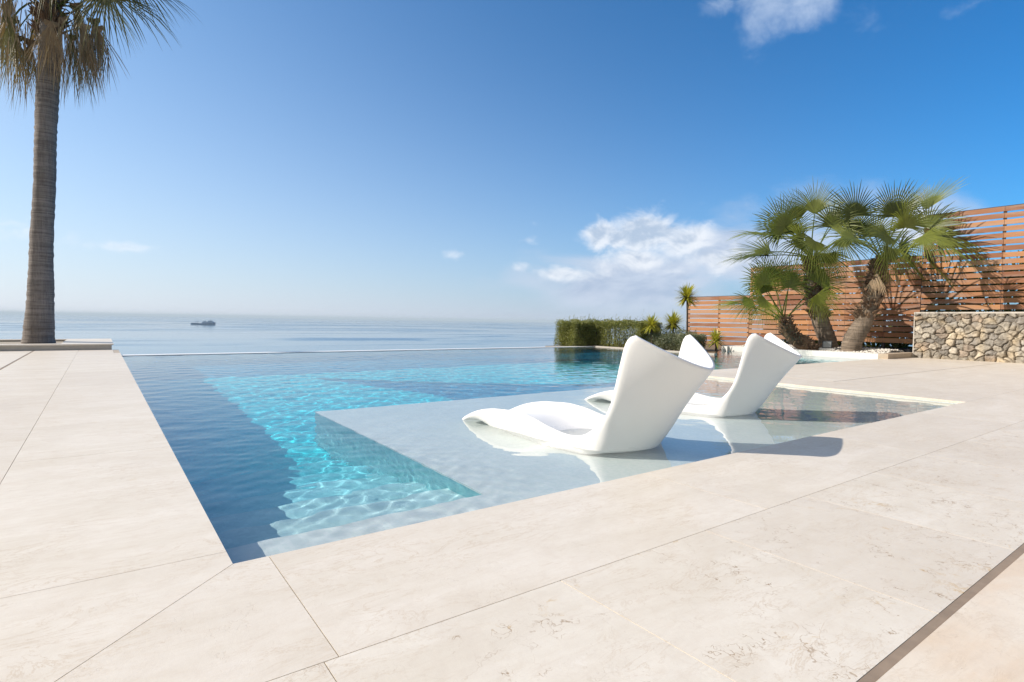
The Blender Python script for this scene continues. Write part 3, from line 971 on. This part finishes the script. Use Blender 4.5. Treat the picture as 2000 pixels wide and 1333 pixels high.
# ------------------------------------------------------------------ leaves: shared tools
class Leaves:
    def __init__(s):
        s.v = []; s.f = []; s.t = []

    def fan(s, P, d, nrm, r, spread=125, nl=32, droop=.25, cup=.15, tint=.5, split=.36, wide=1.0, jit=.1):
        """a palmate leaf: pleated in its inner part, cut into narrow drooping fingers outside"""
        P = Vector(P); d = Vector(d).normalized(); nrm = Vector(nrm)
        nrm = (nrm - d * nrm.dot(d))
        if nrm.length < 1e-3: nrm = d.orthogonal()
        nrm.normalize(); sd = d.cross(nrm)
        dth = math.radians(2 * spread) / nl
        for i in range(nl):
            th = -math.radians(spread) + dth * (i + .5)
            ln = r * (.72 + .28 * math.cos(th)) * random.uniform(1 - jit * 1.6, 1 + jit)
            ax = d * math.cos(th) + sd * math.sin(th)
            sx = -d * math.sin(th) + sd * math.cos(th)
            up = nrm
            tt = min(1, max(0, tint + random.uniform(-.22, .22)))
            base = len(s.v)
            dr = droop * random.uniform(.6, 1.5)
            cupz = cup * (abs(math.sin(th)) ** 1.5)
            st = (.004, split, .68, .86, 1.0)
            wd = (.04, split * math.tan(dth / 2) * .98, .5 * split * math.tan(dth / 2) * 1.7, .5 * split * math.tan(dth / 2) * .9, 0.0)
            for k, (t, w) in enumerate(zip(st, wd)):
                w = w * r * wide
                dz = Vector((0, 0, -1)) * (dr * r * max(0, t - .3) ** 2 * 1.3)
                pc = P + ax * ln * t + up * (cupz * r * t * t) + dz
                ridge = up * w * .55
                if k < 4:
                    s.v += [pc - sx * w, pc + ridge, pc + sx * w]
                else:
                    s.v += [pc]
                s.t += [tt + (.25 if k >= 3 else 0)] * (3 if k < 4 else 1)
            for k in range(3):
                a = base + k * 3
                s.f += [(a, a + 1, a + 4), (a, a + 4, a + 3), (a + 1, a + 2, a + 5), (a + 1, a + 5, a + 4)]
            a = base + 9; tip = base + 12
            s.f += [(a, a + 1, tip), (a + 1, a + 2, tip)]

    def strap(s, P, d, ln, w, droop=.2, tint=.5, seg=3):
        P = Vector(P); d = Vector(d).normalized()
        sx = d.cross(Vector((0, 0, 1)))
        if sx.length < .1: sx = Vector((1, 0, 0))
        sx.normalize(); up = sx.cross(d)
        base = len(s.v)
        for k in range(seg + 1):
            t = k / seg
            ww = w * (1 - t) ** .6 * (1 if k else .6)
            pc = P + d * ln * t + Vector((0, 0, -1)) * droop * ln * t * t
            if k < seg:
                s.v += [pc - sx * ww, pc + sx * ww]; s.t += [tint, tint]
            else:
                s.v += [pc]; s.t += [tint]
        for k in range(seg - 1):
            a = base + 2 * k
            s.f += [(a, a + 1, a + 3), (a, a + 3, a + 2)]
        a = base + 2 * (seg - 1)
        s.f += [(a, a + 1, a + 2)]

    def leafq(s, P, d, n_, ln, w, tint):
        P = Vector(P); sx = d.cross(n_).normalized()
        b = len(s.v)
        s.v += [P, P + d * ln * .5 + sx * w, P + d * ln, P + d * ln * .5 - sx * w]
        s.t += [tint] * 4
        s.f += [(b, b + 1, b + 2), (b, b + 2, b + 3)]

    def build(s, name, mat, parent=None):
        t = np.clip(np.array(s.t), 0, 1)
        col = np.stack([t, t, t, np.ones_like(t)], -1)
        return np_mesh(name, np.array([tuple(p) for p in s.v]), s.f, mat, parent, False, col)


def rand_dir(az, el):
    return Vector((math.cos(el) * math.cos(az), math.cos(el) * math.sin(az), math.sin(el)))


def petiole(mb, A, B, sag=.1, r0=.028, r1=.014):
    A, B = Vector(A), Vector(B)
    pts = []
    for k in range(6):
        t = k / 5
        pts.append(A.lerp(B, t) + Vector((0, 0, 1)) * sag * 4 * t * (1 - t))
    mb.tube(pts, [r0 + (r1 - r0) * k / 5 for k in range(6)], 5)
    return (pts[-1] - pts[-2]).normalized()


def noisy_trunk(pts, rads, n=28, rings=60, rough=.04, ringamp=.012, seed=0):
    """trunk along a smooth line with ring scars"""
    r = np.random.default_rng(seed)
    keys = [(i / (len(pts) - 1), *p, q) for i, (p, q) in enumerate(zip(pts, rads))]
    s = np.linspace(0, 1, rings)
    cv = catmull(keys, s)
    vs = []
    ph = r.uniform(0, 6.28, 6)
    for i in range(rings):
        d = Vector(cv[min(i + 1, rings - 1), :3] - cv[max(i - 1, 0), :3]).normalized()
        a = d.cross(Vector((0, 1, 0))).normalized(); b = a.cross(d)
        jog = r.uniform(-1, 1) * ringamp
        for k in range(n):
            th = 2 * math.pi * k / n
            q = cv[i, 3] * (1 + rough * (math.sin(2 * th + ph[0] + s[i] * 7) * .5 + math.sin(3 * th + ph[1] - s[i] * 11) * .4 + math.sin(5 * th + ph[2] + s[i] * 23) * .3)) \
                + jog + r.uniform(-1, 1) * ringamp * .3
            vs.append(Vector(cv[i, :3]) + a * math.cos(th) * q + b * math.sin(th) * q)
    f = [(i * n + k, i * n + (k + 1) % n, (i + 1) * n + (k + 1) % n, (i + 1) * n + k) for i in range(rings - 1) for k in range(n)]
    f.append(tuple((rings - 1) * n + k for k in range(n)))
    mb = MB(); mb.add(vs, f)
    return mb, cv


# ------------------------------------------------------------------ tall palm at the left
def tall_palm():
    base = Vector((-1.89, 19.15, 0.05))
    root = empty('fan_palm', base)
    rt = Vector((ROT.col[0][0], ROT.col[0][1], 0)).normalized()
    lean = lambda z: rt * z * .050
    tp = [lean(z) + Vector((0, 0, z)) + rt * o for z, o in ((0, 0), (.35, 0), (1.5, 0), (3.0, -.02), (4.6, .01), (6.0, -.01), (7.4, .0), (8.8, .02), (10.0, .0))]
    tr = [.40, .365, .31, .28, .262, .262, .272, .26, .21]
    mb, cv = noisy_trunk(tp, tr, 32, 150, .03, .010, 3)
    mb.build('trunk', M_TRUNK, root, True)
    # leaf bases under the crown
    bt = MB()
    for k in range(120):
        z = random.uniform(8.9, 10.3); an = random.uniform(0, 6.28); rr = .2
        d = rand_dir(an, random.uniform(.5, 1.1))
        A = Vector((math.cos(an) * rr, math.sin(an) * rr, z)) + lean(z)
        bt.tube([A, A + d * .2, A + d * random.uniform(.3, .5)], [.05, .035, .012], 4)
    bt.build('leaf_bases', M_BOOT, root)
    C = lean(10.1) + Vector((0, 0, 10.1))
    lv = Leaves(); pt = MB(); dd = Leaves()
    V = lambda px, py, dep: None
    # camera-right and towards-camera directions on plan, for hanging fronds where the photo shows them
    rt = Vector((ROT.col[0][0], ROT.col[0][1], 0)).normalized(); fw = Vector((-ROT.col[2][0], -ROT.col[2][1], 0)).normalized()
    S = 62.0   # picture units per metre at the palm
    def hub(px, py, dep):
        return Vector((0, 0, 0)) + rt * ((px - 80) / S) + fw * dep + Vector((0, 0, (611 - py) / S + .93)) + lean((611 - py) / S + .93)
    live = [(195, 48, -.3, .85, -.42, 2.0), (185, 2, .3, 1.0, -.12, 2.2), (140, 12, -.9, .5, -.8, 1.5), (125, 8, .8, .6, -.7, 1.5), (25, 15, -.5, -.7, -.6, 1.5), (5, -20, .4, -1.0, -.1, 1.6),
            (120, -60, -1.2, .5, .5, 1.5), (60, -90, 1.2, -.2, .8, 1.5), (160, -90, .5, .7, .6, 1.5), (20, -110, -1, -.5, .7, 1.5), (240, -60, 0, 1, .1, 1.6), (-60, -50, 0, -1, 0, 1.6), (80, -130, 0, .1, 1, 1.5), (90, 5, -1.3, .0, -1.0, 1.1), (55, -5, -1.2, -.3, -.9, 1.2),
            (200, -45, -.8, .9, .2, 1.8), (110, -20, .3, .4, .2, 1.5)]
    for (px, py, dep, dx, dz, r) in live:
        H = hub(px, py, dep)
        petiole(pt, C + Vector((0, 0, random.uniform(-.5, .2))), H, .25)
        d = (rt * dx + fw * dep * .5 + Vector((0, 0, dz))).normalized()
        lv.fan(H, d, Vector((0, 0, 1)) + rt * random.uniform(-.6, .2) - fw * .5, r, 105, 40, .55, -.15, random.uniform(.1, .6), .30, .8)
    # browning skirt
    sk = [(28, 95, -.3), (18, 105, .5), (38, 100, -.5), (6, 110, .2), (40, 92, .8), (122, 95, -.4), (134, 104, .3), (113, 108, -.6), (124, 60, .7), (140, 92, 0), (116, 50, .2), (130, 118, -.2), (112, 112, .6), (25, 50, .6), (0, 60, 0), (-10, 30, .3), (152, 88, .3), (46, 30, -.9)]
    for (px, py, dep) in sk:
        H = hub(px, py, dep)
        petiole(pt, C + Vector((0, 0, -.4)), H, .35, .024, .012)
        sgn = 1 if px > 80 else -1
        d = (rt * .12 * sgn * random.uniform(-.5, 2) + fw * dep * .2 + Vector((0, 0, -1))).normalized()
        (dd if random.random() < .8 else lv).fan(H, d, -fw + rt * random.uniform(-.8, .8), random.uniform(1.3, 1.85), random.uniform(14, 32), 26, .2, .25, random.uniform(.1, .9), .10, 3.0, .25)
        for q in range(34):     # loose threads and torn fingers
            A = H + rt * random.uniform(-.28, .28) + fw * random.uniform(-.25, .25) + Vector((0, 0, random.uniform(-.9, .1)))
            dd.strap(A, Vector((random.uniform(-.3, .3), random.uniform(-.3, .3), -1)), random.uniform(.5, 1.3), .017, .1, random.random())
    lv.build('crown', M_TALLP, root)
    dd.build('dead_skirt', M_DEAD, root)
    pt.build('leaf_stalks', M_PALMY, root)
    tag(root, 'tall palm with a bare grey trunk and hanging brown fronds at the left edge', 'palm tree')


tall_palm()


# ------------------------------------------------------------------ three fan palms by the fence
def fan_palm(base, pts, rads, boots, center, fronds, label, leaf, nb=160, seed=1, bsz=1.0, deadn=10, thin=False):
    random.seed(seed)
    root = empty('fan_palm', base)
    mb, cv = noisy_trunk(pts, rads, 26, 70, .05, .012, seed)
    mb.build('trunk', M_TRUNKB if not thin else M_BOOT, root, True)
    bt = MB()
    z0, z1 = boots
    for k in range(nb):
        t = random.uniform(z0, z1); i = min(int(t * (len(cv) - 1)), len(cv) - 2)
        c = Vector(cv[i, :3]); rr = cv[i, 3]
        an = random.uniform(0, 6.28)
        d = rand_dir(an, random.uniform(.1, 1.0))
        A = c + Vector((math.cos(an) * rr * .9, math.sin(an) * rr * .9, 0))
        ln = random.uniform(.10, .24) * bsz
        bt.tube([A, A + d * ln * .5, A + d * ln + Vector((0, 0, random.uniform(-.04, .04)))], [.06 * bsz, .04 * bsz, .01], 4)
    bt.build('leaf_bases', M_BOOT, root)
    lv = Leaves(); pt = MB(); dd = Leaves()
    C = Vector(center)
    rt = Vector((ROT.col[0][0], ROT.col[0][1], 0)).normalized(); fw = Vector((-ROT.col[2][0], -ROT.col[2][1], 0)).normalized()
    for fr in fronds:
        (hx, hz, dep, dx, dz, r, facing) = fr[:7]
        sp = fr[7] if len(fr) > 7 else 120
        H = C + rt * hx + fw * dep + Vector((0, 0, hz))
        petiole(pt, C + Vector((random.uniform(-.08, .08), random.uniform(-.08, .08), -.15)), H, .08)
        d = (rt * dx + Vector((0, 0, dz)) + fw * dep * .3).normalized()
        # facing: 1 = broad side to the pool, 0 = edge on
        nrm = (-fw * facing + (Vector((0, 0, 1)) - rt * .3) * (1 - facing)).normalized()
        lv.fan(H, d, nrm, r * random.uniform(.98, 1.12), sp * random.uniform(.82, 1.0), 40, random.uniform(.12, .35) + (.18 if dz < .2 else 0), random.uniform(.1, .45), random.uniform(.0, .9), .33, .92)
    for k in range(int(deadn * .6)):
        an = random.uniform(0, 6.28)
        H = C + Vector((math.cos(an) * .38, math.sin(an) * .38, random.uniform(-.7, -.35)))
        dd.fan(H, Vector((math.cos(an) * .25, math.sin(an) * .25, -1)), Vector((math.cos(an), math.sin(an), 0)), random.uniform(.5, .9), 35, 16, .1, .1, random.random(), .35, 1.6, .15)
        petiole(pt, C + Vector((0, 0, -.2)), H, .1, .02, .01)
    for k in range(70):
        an = random.uniform(0, 6.28); t = random.uniform(max(z0, .3), 1.0); i = min(int(t * (len(cv) - 1)), len(cv) - 2)
        A = Vector(cv[i, :3]) + Vector((math.cos(an), math.sin(an), 0)) * cv[i, 3]
        dd.strap(A, Vector((math.cos(an) * .8, math.sin(an) * .8, random.uniform(-.8, .3))), random.uniform(.15, .4) * bsz, .008, .6, random.random())
    lv.build('crown', leaf, root)
    if dd.v: dd.build('dead_leaves', M_DEAD, root)
    pt.build('leaf_stalks', M_PALMY, root)
    tag(root, label, 'palm tree', 'fan palms in the white planter')
    return root


# metres: hub offset right / up / away from the crown centre, leaf direction right / up, radius, facing
# palm A, right hand
fan_palm((20.25, 6.15, 0.1), [(0, 0, 0), (.07, -.05, .45), (.30, -.28, 1.1), (.5, -.45, 1.9), (.55, -.50, 2.7), (.58, -.55, 3.15)], [.32, .31, .27, .21, .17, .14], (.42, 1.0), (.66, -.60, 3.25),
         [(.15, 1.35, -.3, .05, 1, 1.25, 1.0, 115), (-.75, 1.45, .3, -.3, 1, 1.35, .7), (-1.25, .55, -.5, -1, .1, 1.2, .4), (-.5, .55, -1.0, -.5, -.25, 1.1, .8), (.9, 1.5, .4, .4, 1, 1.5, .15, 70), (1.6, 1.7, .2, .6, .9, 1.5, .1, 60),
          (1.35, 1.0, -.2, .55, .75, 1.2, .4), (1.5, .6, -.5, 1, -.05, 1.55, .5), (2.0, .65, .2, 1, -.15, 1.6, .3), (1.8, .1, .4, .8, -.5, 1.3, .5), (1.1, .35, .7, .7, -.3, 1.3, .6), (.2, .9, -.8, .0, .6, 1.2, .9), (.4, .5, -1.3, .2, -.3, 1.0, .9), (-.4, 1.0, .9, -.2, .9, 1.3, .6),
          (.5, .9, 1.2, .2, .7, 1.3, .6), (-.3, .15, -.9, -.3, -.9, .9, .9)],
         'right-hand fan palm with a thick trunk leaning right and long drooping leaves over the fence', M_PALM, 260, 11, 1.15, 12)
# palm B, middle
fan_palm((20.8, 7.05, 0.1), [(0, 0, 0), (-.12, .1, .5), (-.33, .28, 1.2), (-.48, .40, 2.0), (-.55, .48, 2.9), (-.58, .5, 3.35)], [.31, .30, .27, .21, .17, .14], (.40, 1.0), (-.58, .5, 3.45),
         [(-.05, 1.45, -.2, .05, 1, 1.35, .35, 75), (-.35, 1.35, .3, -.35, 1, 1.35, .7, 80), (-1.1, .95, -.2, -.8, .75, 1.35, .9), (-1.35, .55, -.4, -1, .15, 1.7, .2), (-1.7, -.1, -.2, -1, -.05, 1.6, .1, 70), (-1.3, .15, .5, -1, -.1, 1.5, .3),
          (.75, 1.15, .2, .25, 1, 1.3, .2, 70), (-.8, .35, -.9, -.7, -.1, 1.25, .9), (-.7, .9, .8, -.5, .7, 1.3, .6), (.35, .9, -.6, .3, .8, 1.1, .6), (.8, .5, -.7, .8, -.1, 1.1, .4), (.4, .4, -1.1, .3, -.3, 1.1, .8), (-.5, .3, -1.1, -.4, -.5, 1.15, .8),
          (-.3, .9, .9, -.1, .8, 1.2, .6), (.1, -.1, -.9, .1, -1, 1.0, .8)],
         'middle fan palm with a thick trunk leaning left, rising behind the small shaggy palm', M_PALM, 260, 12, 1.15, 12)
# palm C, small one in front on the left
fan_palm((19.95, 7.35, 0.1), [(0, 0, 0), (-.15, .12, .22), (-.45, .42, .5), (-.62, .58, .85), (-.68, .64, 1.2)], [.30, .27, .24, .19, .12], (.0, 1.0), (-.68, .64, 1.2),
         [(.0, 1.05, -.3, .05, 1, .95, 1.0, 125), (-.8, 1.15, -.1, -.4, 1, 1.05, .9, 125), (-.55, .9, .3, -.3, .9, 1.0, .8), (1.05, 1.2, -.3, .6, .8, 1.0, .8, 125), (.85, .75, -.6, .4, -.5, .85, .8), (-1.3, .55, -.3, -.8, -.5, .9, .6, 80), (-1.5, .45, .2, -1, .0, 1.1, .15, 70),
          (-.9, .55, -.5, -.7, -.6, .85, .8), (.35, 1.3, .4, .3, 1, 1.0, .6), (-.25, 1.45, .5, -.2, 1, 1.05, .6)],
         'small shaggy fan palm leaning left at the front of the planter, with yellow-green leaves', M_PALMY, 260, 13, 1.0, 0, True)


# ------------------------------------------------------------------ yuccas
def yucca(x, y, zb, stem, rad, n, label, seed):
    random.seed(seed)
    root = empty('yucca', (x, y, zb))
    m = MB()
    pts = [(0, 0, 0), (.015, .01, stem * .35), (-.02, .0, stem * .7), (-.035, .01, stem)]
    m.tube(pts, [.05, .04, .035, .04], 8, jitter=.12)
    m.build('trunk', M_TWIG, root, True)
    lv = Leaves()
    for k in range(n):
        az = random.uniform(0, 6.28); el = math.asin(random.uniform(-.55, 1))
        lv.strap((-.035, .01, stem + random.uniform(-.05, .12)), rand_dir(az, el), rad * random.uniform(.75, 1.08), .034, .12, random.uniform(.1, 1) if el > 0 else random.uniform(0, .6))
    lv.build('leaf_rosette', M_YUCCA, root)
    tag(root, label, 'yucca', 'yuccas by the pool end')


yucca(19.24, 12.05, -.01, 2.08, .70, 260, 'tallest yucca, a round head of spikes on a long bare stem against the fence', 21)
yucca(16.68, 11.75, -.01, .86, .60, 210, 'bright yellow-green yucca growing at the right end of the hedge', 22)
yucca(17.52, 11.4, -.01, .95, .64, 230, 'green yucca between the bright yellow-green one and the tall stemmed one', 23)
yucca(17.92, 9.78, -.01, .40, .50, 150, 'smallest yucca, low at the foot of the fence between the two lounger backs', 24)


# ------------------------------------------------------------------ hedge and bush
def bush(name, boxes, z0, z1, n, mat, label, cat, seed, ls=.05, sprigs=130, lump=.12):
    random.seed(seed)
    r = np.random.default_rng(seed)
    x0, x1, y0, y1 = boxes[0]
    root = empty(name, ((x0 + x1) / 2, (y0 + y1) / 2, z0))
    o = Vector(root.location)
    lv = Leaves()
    ph = r.uniform(0, 6.28, 8)
    def bumpf(a, b):
        return lump * (math.sin(a * 3.1 + ph[0]) * .5 + math.sin(a * 7.3 + b * 4 + ph[1]) * .3 + math.sin(b * 5.7 + ph[2]) * .4)
    for k in range(n):
        x0, x1, y0, y1 = boxes[k % len(boxes)]
        side = random.random()
        px, py, pz = random.uniform(x0, x1), random.uniform(y0, y1), random.uniform(z0, z1)
        dpt = random.random() ** 1.8 * .22
        if side < .22: px = x0 + dpt + bumpf(py, pz) * .8; nd = Vector((-1, 0, .2))
        elif side < .45: pz = z1 - dpt + bumpf(px * 2, py) * .9; nd = Vector((0, 0, 1))
        elif side < .55: py = y1 - dpt + bumpf(px, pz) * .5; nd = Vector((0, 1, .2))
        elif side < .92: py = y0 + dpt + bumpf(px, pz) * .5; nd = Vector((0, -1, .2))
        else: px = x1 - dpt; nd = Vector((1, 0, .2))
        if k % 4 == 0:
            px, py, pz = random.uniform(x0 + .12, x1 - .12), random.uniform(y0 + .12, y1 - .12), random.uniform(z0, z1 - .1)
        d = (Vector((random.gauss(0, 1), random.gauss(0, 1), random.gauss(0, 1))) * .7 + nd * .6 + Vector((0, 0, .45))).normalized()
        n_ = Vector((random.gauss(0, 1), random.gauss(0, 1), random.gauss(0, 1))).normalized()
        cl = .5 + .5 * math.sin(px * 9 + 2 * math.sin(py * 6)) * math.sin(py * 8 + pz * 9)
        lv.leafq(Vector((px, py, pz)) - o, d, n_, ls * random.uniform(.7, 1.5) * (2.2 if k % 4 == 0 else 1), ls * (.6 if k % 4 == 0 else .26), min(1, max(0, .15 + .45 * cl + random.uniform(-.15, .4))))
    for k in range(sprigs):
        x0, x1, y0, y1 = boxes[k % len(boxes)]
        px, py = random.uniform(x0, x1), random.uniform(y0, y1)
        hgt = random.uniform(.06, .30) * (2.0 if random.random() < .06 else 1)
        P = Vector((px, py, z1 - .05 + bumpf(px * 2, py) * .9)) - o
        for q in range(9):
            t = q / 9
            lv.leafq(P + Vector((.02 * math.sin(q), .02 * math.cos(q), hgt * t)), rand_dir(random.uniform(0, 6.28), .7), Vector((random.random(), random.random(), .3)), ls * .9, ls * .2, random.uniform(.4, 1))
    lv.build('foliage', mat, root)
    tw = MB()
    x0, x1, y0, y1 = boxes[-1]
    for k in range(60 if name != 'screen_hedge' else 0):
        px, py = random.uniform(x0 + .15, x1 - .15), random.uniform(y0 + .15, y1 - .15)
        A = Vector((px, py, z0)) - o
        B = A + Vector((random.uniform(-.15, .15), random.uniform(-.15, .15), (z1 - z0) * random.uniform(.7, .95)))
        tw.tube([A, A.lerp(B, .5) + Vector((.03, .02, 0)), B], [.02, .013, .005], 4)
    if tw.v: tw.build('twigs', M_TWIG, root)
    return tag(root, label, cat)


bush('hedge', [(15.6, 17.6, 15.0, 16.2), (16.62, 17.9, 12.3, 15.1)], -0.05, 1.0, 60000, M_HEDGE, 'clipped green-brown hedge beyond the far pool edge', 'hedge', 31)
bush('screen_hedge', [(23.2, 24.4, -5.5, 11.0)], 0.0, 3.0, 26000, M_HEDGE, 'dark leafy hedge glimpsed through the gaps behind the slatted fences', 'hedge', 33, .13, 60, .5)
bush('olive_bush', [(16.7, 18.0, 10.3, 11.9)], 0.0, .60, 13000, M_OLIVE, 'low grey-green bush between the hedge and the slatted fence', 'bush', 32, .05, 50, .2)

# ------------------------------------------------------------------ floodlight in the planter
fr = empty('garden_floodlight', (20.1, 6.85, .12))
b = MB(); b.box(-.11, .11, -.15, .15, .10, .36)
b.build('lamp_housing', plain('dark_metal', (.05, .055, .06), .5), fr)
b = MB(); b.box(-.13, -.112, -.12, .12, .13, .33)
b.build('lens', plain('lamp_glass', (.25, .27, .28), .2), fr)
b = MB(); b.box(-.14, .14, -.24, .24, -.02, .098)
b.build('base_block', M_WHITE, fr)
fr.rotation_euler = (0, 0, R(25))
tag(fr, 'small dark garden floodlight on a white block between the palm trunks', 'floodlight')

# ------------------------------------------------------------------ ship
def ship():
    d = ROT @ Vector((397 - 1000, -(634 - 666.5), -1097))
    t = (SEA - CAM.z) / d.z
    P = CAM + d * t
    root = empty('cargo_ship', (P.x, P.y, SEA))
    ang = math.atan2(ROT.col[0][1], ROT.col[0][0])
    root.rotation_euler = (0, 0, ang + R(4))
    k = t * 1097 / 1097.0
    mpp = (P - CAM).length / math.hypot(1097, 603)
    Ls = 46 * mpp
    hull = plain('ship_blue_hull', (0.05, 0.16, 0.30), .6)
    deckm = plain('ship_grey_blue', (0.22, 0.36, 0.50), .6)
    h = Ls / 2; w = Ls * .075; z = Ls * .060
    secs = [(-h, .5, 1.0), (-h * .9, .9, 1.0), (-h * .4, 1, .85), (h * .3, 1, .85), (h * .75, .85, 1.0), (h * .93, .45, 1.3), (h, .05, 1.7)]
    vs = []; f = []
    for (x, ww, zz_) in secs:
        vs += [(x, -w * ww * .7, -1), (x, -w * ww, z * zz_), (x, w * ww, z * zz_), (x, w * ww * .7, -1)]
    for i in range(len(secs) - 1):
        for j in range(4):
            f.append((i * 4 + j, i * 4 + (j + 1) % 4, (i + 1) * 4 + (j + 1) % 4, (i + 1) * 4 + j))
    f += [(0, 1, 2, 3), (27, 26, 25, 24)]
    b = MB(); b.add(vs, f); b.build('hull', hull, root)
    b = MB(); b.box(h * .35, h * .86, -w * .8, w * .8, z * .9, z * 2.0); b.box(h * .45, h * .75, -w * .7, w * .7, z * 2.0, z * 2.7)
    b.build('superstructure', deckm, root)
    b = MB()
    b.tube([(h * .62, 0, z * 2.7), (h * .62, 0, z * 3.7)], [.6, .3], 6)
    b.build('mast', hull, root)
    b = MB(); b.box(-h * .02, h * .30, -w * .6, w * .6, z * .9, z * 2.1)
    b.box(-h * .12, -h * .05, -w * .3, w * .3, z * .9, z * 1.5)
    b.build('deck_cargo', deckm, root)
    for x in (-h * .55, -h * .40, h * .08, h * .2):
        b = MB(); b.tube([(x - 4, 0, z), (x, 0, z * 2.6), (x + 5, 0, z * 1.3)], [.9, .7, .4], 5)
        b.build('crane', hull, root)
    tag(root, 'small blue-grey cargo ship on the sea near the horizon', 'ship')


ship()

# ------------------------------------------------------------------ sea haze
hb = MB(); hb.box(-41000, 41000, -41000, 41000, -35, 30)
hmt = bpy.data.materials.new('marine_haze'); hmt.use_nodes = True
ht = hmt.node_tree; ht.nodes.remove(ht.nodes['Principled BSDF'])
pv = ht.nodes.new('ShaderNodeVolumePrincipled')
pv.inputs['Color'].default_value = (0.78, 0.92, 1.0, 1)
pv.inputs['Density'].default_value = 0.00011
ht.links.new(pv.outputs[0], ht.nodes['Material Output'].inputs['Volume'])
hz_ = hb.build('haze', hmt)
hz_.display_type = 'WIRE'
tag(hz_, 'thin pale sea haze over the water', 'haze', kind='stuff')
